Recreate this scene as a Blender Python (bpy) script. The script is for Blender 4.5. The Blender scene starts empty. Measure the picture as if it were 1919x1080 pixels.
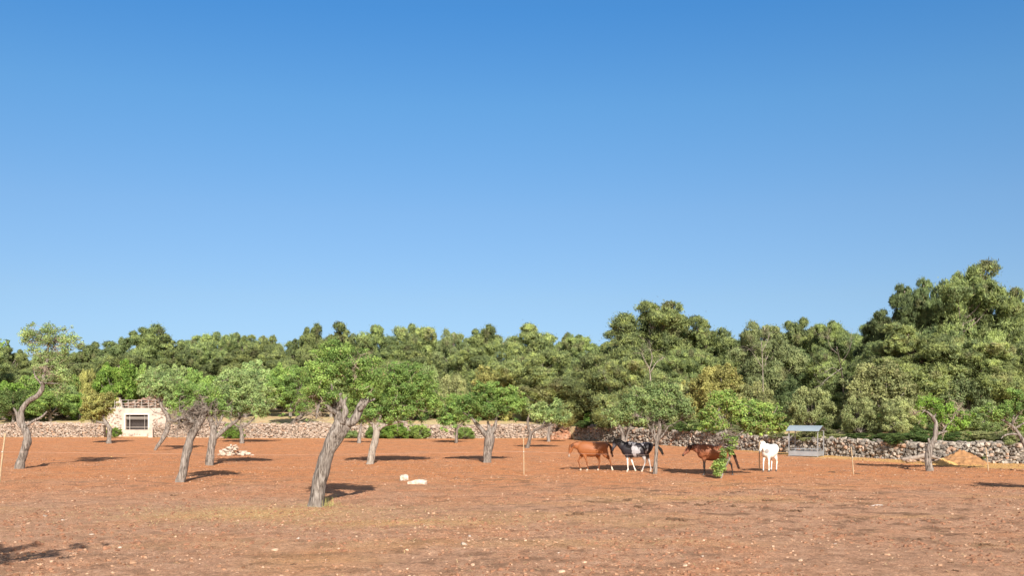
import bpy, math, random
import numpy as np
from mathutils import Vector, Matrix

C = bpy.context.scene.collection
sc = bpy.context.scene
R = math.radians
# ------------------------------------------------------------------ camera, sky, sun
FPX, HC, YH = 1866.0, 3.0, 767.0          # focal length in photo pixels, eye height, horizon row
cam_d = bpy.data.cameras.new('camera'); cam = bpy.data.objects.new('camera', cam_d); C.objects.link(cam)
cam.location = (0, 0, HC); cam.rotation_euler = (R(90), 0, 0)
cam_d.sensor_width = 36; cam_d.lens = 36 * FPX / 1919
cam_d.shift_y = (YH - 540) / 1919
cam_d.clip_end = 5000
sc.camera = cam
SUN_EL = R(30); SH = Vector((-0.18, 1, 0)).normalized()      # direction shadows fall
w = bpy.data.worlds.new('World'); sc.world = w; w.use_nodes = True
nt = w.node_tree; bg = nt.nodes['Background']
sky = nt.nodes.new('ShaderNodeTexSky'); sky.sky_type = 'NISHITA'; sky.sun_disc = False
sky.sun_elevation = SUN_EL; sky.sun_rotation = math.atan2(-SH.x, -SH.y)
sky.altitude = 0; sky.air_density = 1.0; sky.dust_density = 0.25; sky.ozone_density = 1.6
# the air of that day: deeper blue overhead than the model's, by the height of the view ray above the horizon
tc = nt.nodes.new('ShaderNodeTexCoord'); sx = nt.nodes.new('ShaderNodeSeparateXYZ'); rp = nt.nodes.new('ShaderNodeValToRGB')
nt.links.new(tc.outputs['Generated'], sx.inputs[0]); nt.links.new(sx.outputs['Z'], rp.inputs['Fac'])
e = rp.color_ramp.elements
for _ in range(3): e.new(0.5)
for el, (p, c) in zip(e, [(0.03, (.255, .35, .57)), (0.108, (.33, .405, .525)), (0.193, (.35, .465, .58)), (0.291, (.30, .52, .665)), (0.372, (.217, .505, .725))]):
    el.position = p; el.color = (*c, 1)
mm = nt.nodes.new('ShaderNodeMix'); mm.data_type = 'RGBA'; mm.blend_type = 'MULTIPLY'; mm.inputs['Factor'].default_value = 1
# behind the photographer, towards the sun, and overhead the sky is paler
bk = nt.nodes.new('ShaderNodeMapRange'); nt.links.new(sx.outputs['Y'], bk.inputs[0]); bk.inputs[1].default_value = 0.55; bk.inputs[2].default_value = -0.3
hi = nt.nodes.new('ShaderNodeMapRange'); nt.links.new(sx.outputs['Z'], hi.inputs[0]); hi.inputs[1].default_value = 0.42; hi.inputs[2].default_value = 0.75
mxx = nt.nodes.new('ShaderNodeMath'); mxx.operation = 'MAXIMUM'; nt.links.new(bk.outputs[0], mxx.inputs[0]); nt.links.new(hi.outputs[0], mxx.inputs[1])
pl = nt.nodes.new('ShaderNodeMix'); pl.data_type = 'RGBA'; nt.links.new(mxx.outputs[0], pl.inputs['Factor']); nt.links.new(rp.outputs[0], pl.inputs[6]); pl.inputs[7].default_value = (1.0, .78, .62, 1)
nt.links.new(sky.outputs[0], mm.inputs[6]); nt.links.new(pl.outputs[2], mm.inputs[7]); nt.links.new(mm.outputs[2], bg.inputs['Color'])
bg.inputs['Strength'].default_value = 0.11
sd = bpy.data.lights.new('sun', 'SUN'); sd.energy = 4.7; sd.angle = R(0.5); sd.color = (1, 0.93, 0.82)
so = bpy.data.objects.new('sun', sd); C.objects.link(so)
dv = (SH * math.cos(SUN_EL) + Vector((0, 0, -math.sin(SUN_EL))))
so.rotation_euler = dv.to_track_quat('-Z', 'Y').to_euler()
sc.view_settings.view_transform = 'Standard'; sc.view_settings.look = 'None'
sc.view_settings.exposure = 0.85; sc.view_settings.gamma = 1
sc.render.engine = 'CYCLES'
sc.cycles.max_bounces = 5; sc.cycles.diffuse_bounces = 3; sc.cycles.transmission_bounces = 3
sc.cycles.transparent_max_bounces = 4

# ------------------------------------------------------------------ helpers
def at(px, py, Y): return ((px - 959.5) / FPX * Y, Y, HC - (py - YH) / FPX * Y)
def gnd(px, py):
    Y = FPX * HC / (py - YH); return ((px - 959.5) / FPX * Y, Y)

def vnoise(p, seed=0):
    """vectorised 3-D value noise in 0..1; p is (n,3)"""
    p = np.asarray(p, dtype=np.float64)
    i = np.floor(p).astype(np.int64); f = p - i; f = f * f * (3 - 2 * f)
    def h(a, b, c):
        n = (a * 374761393 + b * 668265263 + c * 2147483647 + seed * 974634777) & 0xffffffff
        n = ((n ^ (n >> 13)) * 1274126177) & 0xffffffff
        n = ((n ^ (n >> 16)) * 2246822519) & 0xffffffff
        return ((n ^ (n >> 15)) & 0xffffff) / 0xffffff
    x, y, z = i[:, 0], i[:, 1], i[:, 2]; fx, fy, fz = f[:, 0], f[:, 1], f[:, 2]
    r = 0
    for dx in (0, 1):
        for dy in (0, 1):
            for dz in (0, 1):
                wgt = (fx if dx else 1 - fx) * (fy if dy else 1 - fy) * (fz if dz else 1 - fz)
                r = r + wgt * h(x + dx, y + dy, z + dz)
    return r
def fbm(p, octv=4, seed=0):
    p = np.asarray(p, dtype=np.float64); r = 0; a = 0.5; t = 0
    for k in range(octv):
        r = r + a * vnoise(p * (2 ** k) + 17.3 * k, seed + k); t += a; a *= 0.5
    return r / t

def mesh_np(name, V, F, col=None, smooth=False):
    """V (n,3); F (m,k) of one k, or a list of such arrays"""
    me = bpy.data.meshes.new(name)
    Fs = F if isinstance(F, list) else [F]
    Fs = [np.asarray(f, dtype=np.int32) for f in Fs if len(f)]
    V = np.asarray(V, dtype=np.float32)
    me.vertices.add(len(V)); me.vertices.foreach_set('co', V.ravel())
    nl = sum(f.size for f in Fs); npol = sum(len(f) for f in Fs)
    me.loops.add(nl); me.polygons.add(npol)
    me.loops.foreach_set('vertex_index', np.concatenate([f.ravel() for f in Fs]))
    tot = np.concatenate([np.full(len(f), f.shape[1], dtype=np.int32) for f in Fs])
    me.polygons.foreach_set('loop_start', np.concatenate([[0], np.cumsum(tot)[:-1]]).astype(np.int32))
    me.polygons.foreach_set('use_smooth', np.full(npol, smooth))
    me.update(calc_edges=True); me.validate()
    if col is not None:
        a = me.color_attributes.new('tint', 'FLOAT_COLOR', 'POINT')
        cc = np.ones((len(V), 4), dtype=np.float32); cc[:, :col.shape[1]] = col
        a.data.foreach_set('color', cc.ravel())
    return me

def link(name, me, mat, parent=None, loc=(0, 0, 0), rz=0, sc_=(1, 1, 1)):
    o = bpy.data.objects.new(name, me); C.objects.link(o)
    if mat is not None and me is not None and len(me.materials) == 0: me.materials.append(mat)
    o.location = loc; o.rotation_euler = (0, 0, rz); o.scale = sc_
    if parent: o.parent = parent
    return o
def tag(o, label=None, cat=None, group=None, kind=None):
    for k, v in (('label', label), ('category', cat), ('group', group), ('kind', kind)):
        if v: o[k] = v
    return o
def thing(name, label, cat, loc=(0, 0, 0), rz=0, group=None, sc_=(1, 1, 1)):
    o = link(name, None, None, None, loc, rz, sc_); o.empty_display_size = 0.3
    return tag(o, label, cat, group)

class MB:
    def __init__(s): s.V = []; s.F3 = []; s.F4 = []; s.C = []; s.n = 0
    def add(s, V, F3=None, F4=None, col=(1, 1, 1)):
        V = np.asarray(V, dtype=np.float64)
        if F3 is not None and len(F3): s.F3.append(np.asarray(F3) + s.n)
        if F4 is not None and len(F4): s.F4.append(np.asarray(F4) + s.n)
        c = np.asarray(col, dtype=np.float64)
        s.C.append(np.tile(c, (len(V), 1)) if c.ndim == 1 else c)
        s.V.append(V); s.n += len(V)
    def mesh(s, name, smooth=False):
        F = []
        if s.F3: F.append(np.concatenate(s.F3))
        if s.F4: F.append(np.concatenate(s.F4))
        return mesh_np(name, np.concatenate(s.V), F, np.concatenate(s.C), smooth)
    def box(s, c, d, rz=0, jit=0, rng=None, col=(1, 1, 1)):
        v = np.array([[x, y, z] for z in (-.5, .5) for y in (-.5, .5) for x in (-.5, .5)]) * np.array(d)
        if jit: v = v + rng.normal(0, jit, v.shape)
        ca, sa = math.cos(rz), math.sin(rz)
        v = v @ np.array([[ca, sa, 0], [-sa, ca, 0], [0, 0, 1]]) + np.array(c)
        s.add(v, None, [[0, 2, 3, 1], [4, 5, 7, 6], [0, 1, 5, 4], [2, 6, 7, 3], [0, 4, 6, 2], [1, 3, 7, 5]], col)
    def tube(s, pts, rad, n=8, gn=0.0, seed=0, step=None, col=(1, 1, 1), flute=0.0):
        P, Rr = smooth_path(pts, rad, step)
        m = len(P); T = np.gradient(P, axis=0); T /= np.linalg.norm(T, axis=1)[:, None] + 1e-9
        up = np.array([0.31, 0.91, 0.2]); up /= np.linalg.norm(up)
        A = np.cross(T, up); A /= np.linalg.norm(A, axis=1)[:, None] + 1e-9; B = np.cross(T, A)
        ang = np.arange(n) * 2 * math.pi / n
        ring = A[:, None, :] * np.cos(ang)[None, :, None] + B[:, None, :] * np.sin(ang)[None, :, None]
        rr = np.repeat(Rr[:, None], n, 1)
        if flute: 
            tw = np.linspace(0, 1.6, m)[:, None]
            rr = rr * (1 + flute * (np.sin(3 * ang[None, :] + tw * 2 + seed) * 0.6 + np.sin(5 * ang[None, :] - tw * 3 + seed * 2) * 0.5))
        V = P[:, None, :] + ring * rr[:, :, None]
        if gn:
            q = (V.reshape(-1, 3) / (np.mean(Rr) * 2.2 + 1e-6))
            nn = (fbm(q, 3, seed) - 0.5).reshape(m, n, 1) * 2
            V = V + ring * nn * rr[:, :, None] * gn
        V = V.reshape(-1, 3)
        i = np.arange(m - 1)[:, None] * n; j = np.arange(n)[None, :]; k = (j + 1) % n
        F = np.stack([(i + j).ravel(), (i + k).ravel(), (i + n + k).ravel(), (i + n + j).ravel()], 1)
        V = np.concatenate([V, P[:1], P[-1:]]); b = m * n
        F3 = [[(q + 1) % n, q, b] for q in range(n)] + [[(m - 1) * n + q, (m - 1) * n + (q + 1) % n, b + 1] for q in range(n)]
        s.add(V, F3, F, col)

def smooth_path(pts, rad, step=None):
    P = np.array(pts, dtype=float); r = np.array(rad, dtype=float) if np.ndim(rad) else np.full(len(P), rad)
    if len(P) < 3 and step is None: return P, r
    k = 4 if step is None else step
    oP = []; oR = []
    E = np.vstack([2 * P[0] - P[1], P, 2 * P[-1] - P[-2]])
    for i in range(len(P) - 1):
        a, b, c, d = E[i], E[i + 1], E[i + 2], E[i + 3]
        for q in range(k):
            t = q / k
            oP.append(0.5 * ((2 * b) + (-a + c) * t + (2 * a - 5 * b + 4 * c - d) * t * t + (-a + 3 * b - 3 * c + d) * t ** 3))
            oR.append(r[i] * (1 - t) + r[i + 1] * t)
    oP.append(P[-1]); oR.append(r[-1])
    return np.array(oP), np.array(oR)

# icosphere templates
def ico(sub=1):
    import bmesh
    bm = bmesh.new(); bmesh.ops.create_icosphere(bm, subdivisions=sub, radius=1)
    V = np.array([v.co[:] for v in bm.verts]); F = np.array([[v.index for v in f.verts] for f in bm.faces]); bm.free()
    return V, F
ICO1 = ico(1); ICO2 = ico(2); ICO3 = ico(3)

def rocks(centers, sizes, rng, tmpl=ICO1, rough=0.25, flat=0.7, cols=None):
    """one mesh of many irregular stones; returns V,F,C"""
    tv, tf = tmpl; n = len(centers); k = len(tv)
    th = rng.uniform(0, 2 * math.pi, n)
    V = np.sign(tv) * np.abs(tv) ** 0.6
    V = np.tile(V[None], (n, 1, 1)) * (1 + rng.normal(0, rough, (n, k, 1)) * 0.55)
    V = V * np.stack([np.ones(n), rng.uniform(0.6, 1, n), rng.uniform(flat * 0.6, flat * 1.1, n)], 1)[:, None, :]
    t2 = rng.normal(0, 0.25, n)
    c, s_ = np.cos(t2), np.sin(t2)
    x = V[:, :, 0] * c[:, None] - V[:, :, 2] * s_[:, None]; z = V[:, :, 0] * s_[:, None] + V[:, :, 2] * c[:, None]
    V = np.stack([x, V[:, :, 1], z], 2)
    c, s_ = np.cos(th), np.sin(th)
    x = V[:, :, 0] * c[:, None] - V[:, :, 1] * s_[:, None]; y = V[:, :, 0] * s_[:, None] + V[:, :, 1] * c[:, None]
    V = np.stack([x, y, V[:, :, 2]], 2)
    V = V * np.asarray(sizes)[:, None, None] + np.asarray(centers)[:, None, :]
    F = (tf[None] + (np.arange(n) * k)[:, None, None]).reshape(-1, 3)
    if cols is None: cols = np.stack([rng.uniform(0, 1, n), rng.uniform(0, 1, n), rng.uniform(0, 1, n)], 1)
    return V.reshape(-1, 3), F, np.repeat(cols, k, 0)

# ------------------------------------------------------------------ materials
def new_mat(name):
    m = bpy.data.materials.new(name); m.use_nodes = True
    nt = m.node_tree; b = nt.nodes['Principled BSDF']; b.inputs['Specular IOR Level'].default_value = 0.25
    b.inputs['Roughness'].default_value = 0.9
    return m, nt, b
def N(nt, t, **kw):
    n = nt.nodes.new(t)
    for k, v in kw.items():
        if k in n.inputs: n.inputs[k].default_value = v
        else: setattr(n, k, v)
    return n
def ramp(nt, src, stops):
    r = nt.nodes.new('ShaderNodeValToRGB'); nt.links.new(src, r.inputs['Fac'])
    e = r.color_ramp.elements
    while len(e) < len(stops): e.new(0.5)
    for el, (p, c) in zip(e, stops): el.position = p; el.color = (*c, 1) if len(c) == 3 else c
    return r.outputs['Color']
def mix(nt, a, b, fac, mode='MIX'):
    m = nt.nodes.new('ShaderNodeMix'); m.data_type = 'RGBA'; m.blend_type = mode
    for s, v in ((m.inputs['Factor'], fac), (m.inputs[6], a), (m.inputs[7], b)):
        if isinstance(v, (int, float)): s.default_value = v
        elif isinstance(v, tuple): s.default_value = (*v, 1)
        else: nt.links.new(v, s)
    return m.outputs[2]
def noise(nt, scale, detail=4, vec=None, rough=0.55, coord='Object'):
    n = N(nt, 'ShaderNodeTexNoise', Scale=scale, Detail=detail, Roughness=rough)
    if vec is None: vec = N(nt, 'ShaderNodeTexCoord').outputs[coord]
    nt.links.new(vec, n.inputs['Vector']); return n.outputs['Fac']

def leaf_mat(name, ca, cb, dry, trans=0.38, objvar=0.18):
    """ca..cb by the tint's red, brightness by its green, dry share by its blue"""
    m, nt, b = new_mat(name)
    at_ = N(nt, 'ShaderNodeAttribute', attribute_name='tint'); sp = N(nt, 'ShaderNodeSeparateColor')
    nt.links.new(at_.outputs['Color'], sp.inputs[0])
    c = mix(nt, ca, cb, sp.outputs[0]); c = mix(nt, c, dry, sp.outputs[2])
    oi = N(nt, 'ShaderNodeObjectInfo')
    mr = N(nt, 'ShaderNodeMapRange'); nt.links.new(sp.outputs[1], mr.inputs[0])
    mr.inputs[3].default_value = 0.6; mr.inputs[4].default_value = 1.45
    hv = N(nt, 'ShaderNodeHueSaturation'); nt.links.new(c, hv.inputs['Color'])
    m2 = N(nt, 'ShaderNodeMapRange'); nt.links.new(oi.outputs['Random'], m2.inputs[0])
    m2.inputs[3].default_value = 1 - objvar; m2.inputs[4].default_value = 1 + objvar
    ml = N(nt, 'ShaderNodeMath', operation='MULTIPLY'); nt.links.new(m2.outputs[0], ml.inputs[0]); nt.links.new(mr.outputs[0], ml.inputs[1])
    nt.links.new(ml.outputs[0], hv.inputs['Value'])
    m3 = N(nt, 'ShaderNodeMapRange'); m3.inputs[3].default_value = 0.488; m3.inputs[4].default_value = 0.508
    fr = N(nt, 'ShaderNodeMath', operation='FRACT'); mm = N(nt, 'ShaderNodeMath', operation='MULTIPLY'); mm.inputs[1].default_value = 7.31
    nt.links.new(oi.outputs['Random'], mm.inputs[0]); nt.links.new(mm.outputs[0], fr.inputs[0]); nt.links.new(fr.outputs[0], m3.inputs[0])
    nt.links.new(m3.outputs[0], hv.inputs['Hue'])
    nt.links.new(hv.outputs[0], b.inputs['Base Color']); b.inputs['Roughness'].default_value = 0.6
    tr = N(nt, 'ShaderNodeBsdfTranslucent'); nt.links.new(hv.outputs[0], tr.inputs['Color'])
    mx = N(nt, 'ShaderNodeMixShader'); mx.inputs[0].default_value = trans
    nt.links.new(b.outputs[0], mx.inputs[1]); nt.links.new(tr.outputs[0], mx.inputs[2])
    nt.links.new(mx.outputs[0], nt.nodes['Material Output'].inputs['Surface'])
    return m
M = {}
M['pine'] = leaf_mat('pine_needles', (0.180, 0.235, 0.105), (0.385, 0.455, 0.165), (0.24, 0.18, 0.12), 0.42)
M['almond'] = leaf_mat('almond_leaves', (0.139, 0.238, 0.068), (0.312, 0.441, 0.111), (0.33, 0.27, 0.13))
M['almond_grey'] = leaf_mat('greyish_leaves', (0.184, 0.276, 0.111), (0.380, 0.483, 0.184), (0.34, 0.28, 0.17))
M['olive'] = leaf_mat('olive_leaves', (0.217, 0.259, 0.112), (0.420, 0.448, 0.196), (0.28, 0.22, 0.12))
M['yellow_olive'] = leaf_mat('yellowish_leaves', (0.275, 0.288, 0.094), (0.450, 0.450, 0.150), (0.36, 0.26, 0.10))
M['bright'] = leaf_mat('bright_green_leaves', (0.11, 0.21, 0.04), (0.23, 0.37, 0.07), (0.3, 0.27, 0.1))
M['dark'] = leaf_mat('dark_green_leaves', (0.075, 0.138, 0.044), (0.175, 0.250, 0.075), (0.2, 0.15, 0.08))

def bark(name, dark, mid, pale, scale=3.0):
    m, nt, b = new_mat(name)
    tc = N(nt, 'ShaderNodeTexCoord'); mp = N(nt, 'ShaderNodeMapping'); mp.inputs['Scale'].default_value = (6, 6, 0.9)
    nt.links.new(tc.outputs['Object'], mp.inputs['Vector'])
    n1 = noise(nt, scale, 6, mp.outputs[0], 0.65); n2 = noise(nt, 1.7, 3)
    c = ramp(nt, n1, [(0.38, dark), (0.48, mid), (0.60, pale)])
    c = mix(nt, c, mid, ramp(nt, n2, [(0.45, (0, 0, 0)), (0.7, (0.7, 0.7, 0.7))]))
    nt.links.new(c, b.inputs['Base Color'])
    bp = N(nt, 'ShaderNodeBump', Strength=0.9, Distance=0.06); nt.links.new(n1, bp.inputs['Height']); nt.links.new(bp.outputs[0], b.inputs['Normal'])
    return m
M['bark'] = bark('grey_bark', (0.044, 0.034, 0.028), (0.181, 0.153, 0.134), (0.312, 0.281, 0.256))
M['bark_dark'] = bark('dark_bark', (0.03, 0.025, 0.022), (0.13, 0.105, 0.09), (0.26, 0.22, 0.19))
M['bark_pine'] = bark('pine_bark', (0.060, 0.047, 0.038), (0.196, 0.157, 0.132), (0.357, 0.315, 0.281))
M['bark_pale'] = bark('bleached_wood', (0.128, 0.102, 0.083), (0.269, 0.230, 0.198), (0.384, 0.352, 0.307))

def stone_mat(name, ramps, bump=0.5):
    m, nt, b = new_mat(name)
    at_ = N(nt, 'ShaderNodeAttribute', attribute_name='tint'); sp = N(nt, 'ShaderNodeSeparateColor')
    nt.links.new(at_.outputs['Color'], sp.inputs[0])
    c = ramp(nt, sp.outputs[0], ramps)
    n1 = noise(nt, 9, 5); c = mix(nt, c, ramp(nt, n1, [(0.35, (0.45, 0.42, 0.4)), (0.65, (1.1, 1.08, 1.05))]), 0.8, 'MULTIPLY')
    nt.links.new(c, b.inputs['Base Color'])
    bp = N(nt, 'ShaderNodeBump', Strength=bump, Distance=0.03); nt.links.new(n1, bp.inputs['Height']); nt.links.new(bp.outputs[0], b.inputs['Normal'])
    return m
M['wall_grey'] = stone_mat('limestone_grey', [(0, (0.13, 0.115, 0.105)), (0.35, (0.27, 0.245, 0.22)), (0.7, (0.43, 0.39, 0.345)), (0.93, (0.46, 0.29, 0.20))])
M['wall_beige'] = stone_mat('limestone_beige', [(0, (0.19, 0.145, 0.12)), (0.3, (0.35, 0.275, 0.225)), (0.7, (0.47, 0.40, 0.345)), (0.95, (0.46, 0.30, 0.21))])
M['pebble'] = stone_mat('field_pebbles', [(0, (0.25, 0.125, 0.07)), (0.3, (0.36, 0.20, 0.12)), (0.8, (0.45, 0.285, 0.19)), (1, (0.56, 0.40, 0.29))])
M['pale_stone'] = stone_mat('pale_limestone', [(0, (0.36, 0.25, 0.18)), (0.5, (0.50, 0.39, 0.31)), (1, (0.64, 0.55, 0.47))])
M['facing'] = stone_mat('facade_stones', [(0, (0.26, 0.20, 0.165)), (0.5, (0.42, 0.345, 0.29)), (1, (0.54, 0.46, 0.40))])
M['brown_stone'] = stone_mat('brown_rubble', [(0, (0.17, 0.11, 0.08)), (0.5, (0.32, 0.20, 0.15)), (1, (0.42, 0.33, 0.27))])
M['red_stone'] = stone_mat('red_rubble', [(0, (0.30, 0.15, 0.09)), (0.5, (0.42, 0.22, 0.14)), (1, (0.48, 0.34, 0.25))])
def plain(name, col, rough=0.8, metal=0, var=0.25, scale=8, bump=0.2):
    m, nt, b = new_mat(name); n1 = noise(nt, scale, 5)
    lo = tuple(v * (1 - var) for v in col); hi = tuple(min(1, v * (1 + var)) for v in col)
    nt.links.new(ramp(nt, n1, [(0.3, lo), (0.7, hi)]), b.inputs['Base Color'])
    b.inputs['Roughness'].default_value = rough; b.inputs['Metallic'].default_value = metal
    if bump:
        bp = N(nt, 'ShaderNodeBump', Strength=bump, Distance=0.02); nt.links.new(n1, bp.inputs['Height']); nt.links.new(bp.outputs[0], b.inputs['Normal'])
    return m
M['core'] = plain('wall_core_earth', (0.16, 0.12, 0.095))
M['plaster'] = plain('whitewashed_stone', (0.44, 0.37, 0.32), 0.9, 0, 0.16, 1.8, 0.5)
M['white'] = plain('white_render', (0.55, 0.50, 0.46), 0.8, 0, 0.15, 3)
M['dark_in'] = plain('interior_shade', (0.045, 0.036, 0.034))  # near-black colour standing for the shade inside the opening
M['galv'] = plain('galvanised_metal', (0.33, 0.34, 0.36), 0.45, 0.35, 0.12, 3, 0.05)
M['galv_roof'] = plain('galvanised_roof_sheet', (0.34, 0.41, 0.47), 0.4, 0.4, 0.08, 2, 0.05)
M['stake'] = plain('weathered_wood', (0.38, 0.28, 0.18), 0.85, 0, 0.25, 20)
M['tape'] = plain('fence_tape', (0.55, 0.38, 0.32), 0.7, 0, 0.02, 5, 0)
M['log'] = plain('grey_dead_wood', (0.25, 0.205, 0.175), 0.9, 0, 0.35, 6)
M['twig'] = plain('dry_twigs', (0.20, 0.165, 0.14), 0.9, 0, 0.3, 3, 0)
M['twig_pale'] = plain('pale_dry_twigs', (0.34, 0.275, 0.21), 0.9, 0, 0.25, 3, 0)
M['black'] = plain('black_twigs', (0.02, 0.02, 0.02), 0.9)
M['plastic'] = plain('white_plastic', (0.75, 0.75, 0.72), 0.5, 0, 0.02, 3, 0)
M['sand'] = plain('ochre_sand', (0.30, 0.16, 0.075), 1.0, 0, 0.3, 5, 0.8)
M['red_e'] = plain('red_earth_core', (0.33, 0.16, 0.095), 1, 0, .25, 5, .5)
M['rail'] = plain('pale_rail', (0.38, 0.34, 0.31), 0.7, 0, 0.1, 5, 0)
M['dry_grass'] = plain('dry_grass_blades', (0.30, 0.27, 0.10), 0.9, 0, 0.3, 20, 0)
M['straw'] = plain('straw', (0.62, 0.48, 0.24), 0.9, 0, 0.2, 30, 0)

def ground_mat():
    m, nt, b = new_mat('red_earth')
    at_ = N(nt, 'ShaderNodeAttribute', attribute_name='tint'); sp = N(nt, 'ShaderNodeSeparateColor')
    nt.links.new(at_.outputs['Color'], sp.inputs[0])
    n1 = noise(nt, 0.35, 5); n2 = noise(nt, 3.2, 6, None, 0.65); n3 = noise(nt, 14, 5, None, 0.7); n4 = noise(nt, 1.1, 5, None, 0.65)
    red = ramp(nt, n2, [(0.3, (0.48, 0.19, 0.082)), (0.5, (0.625, 0.27, 0.125)), (0.72, (0.72, 0.35, 0.175))])
    bei = ramp(nt, n2, [(0.3, (0.41, 0.225, 0.140)), (0.5, (0.54, 0.31, 0.198)), (0.75, (0.66, 0.42, 0.285))])
    f1 = N(nt, 'ShaderNodeMath', operation='ADD'); nt.links.new(sp.outputs[0], f1.inputs[0])
    s1 = N(nt, 'ShaderNodeMapRange'); s1.inputs[3].default_value = -0.45; s1.inputs[4].default_value = 0.45
    s1.inputs[1].default_value = 0.25; s1.inputs[2].default_value = 0.75
    nt.links.new(n1, s1.inputs[0]); nt.links.new(s1.outputs[0], f1.inputs[1]); f1.use_clamp = True
    c = mix(nt, red, bei, f1.outputs[0])
    # dark manure and damp patches
    dk = N(nt, 'ShaderNodeMath', operation='MULTIPLY'); nt.links.new(sp.outputs[2], dk.inputs[0])
    nt.links.new(ramp(nt, n4, [(0.50, (0, 0, 0)), (0.62, (1, 1, 1))]), dk.inputs[1])
    c = mix(nt, c, (0.25, 0.145, 0.09), dk.outputs[0])
    # dry straw
    st = N(nt, 'ShaderNodeMath', operation='MULTIPLY'); nt.links.new(sp.outputs[1], st.inputs[0])
    nt.links.new(ramp(nt, n3, [(0.3, (0.55, 0.55, 0.55)), (0.52, (1, 1, 1))]), st.inputs[1])
    c = mix(nt, c, (0.70, 0.42, 0.16), st.outputs[0])
    # grain: dark crumbs and pale specks
    c = mix(nt, c, ramp(nt, n3, [(0.36, (0.60, 0.56, 0.54)), (0.47, (1, 1, 1)), (0.56, (1.04, 1.04, 1.04)), (0.66, (1.38, 1.38, 1.38))]), 1.0, 'MULTIPLY')
    n6 = noise(nt, 6.5, 4, None, 0.75); c = mix(nt, c, ramp(nt, n6, [(0.34, (0.68, 0.65, 0.63)), (0.45, (1, 1, 1)), (0.6, (1.05, 1.05, 1.05)), (0.7, (1.3, 1.28, 1.26))]), 0.65, 'MULTIPLY')
    n5 = noise(nt, 45, 3, None, 0.7); c = mix(nt, c, ramp(nt, n5, [(0.3, (0.62, 0.6, 0.58)), (0.5, (1, 1, 1)), (0.7, (1.3, 1.3, 1.3))]), 0.8, 'MULTIPLY')
    nt.links.new(c, b.inputs['Base Color']); b.inputs['Specular IOR Level'].default_value = 0.05
    ad = N(nt, 'ShaderNodeMath', operation='ADD'); nt.links.new(n5, ad.inputs[0]); nt.links.new(n3, ad.inputs[1])
    bp = N(nt, 'ShaderNodeBump', Strength=0.9, Distance=0.06); nt.links.new(ad.outputs[0], bp.inputs['Height']); nt.links.new(bp.outputs[0], b.inputs['Normal'])
    return m
M['earth'] = ground_mat()
def terrace_mat():
    m, nt, b = new_mat('dry_grass_terrace')
    n1 = noise(nt, 0.5, 5); n2 = noise(nt, 6, 5)
    c = ramp(nt, n1, [(0.3, (0.48, 0.29, 0.16)), (0.5, (0.56, 0.42, 0.24)), (0.7, (0.34, 0.32, 0.14))])
    c = mix(nt, c, ramp(nt, n2, [(0.3, (0.6, 0.6, 0.6)), (0.6, (1.1, 1.1, 1.1))]), 0.8, 'MULTIPLY')
    nt.links.new(c, b.inputs['Base Color'])
    return m
M['terrace'] = terrace_mat()

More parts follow.
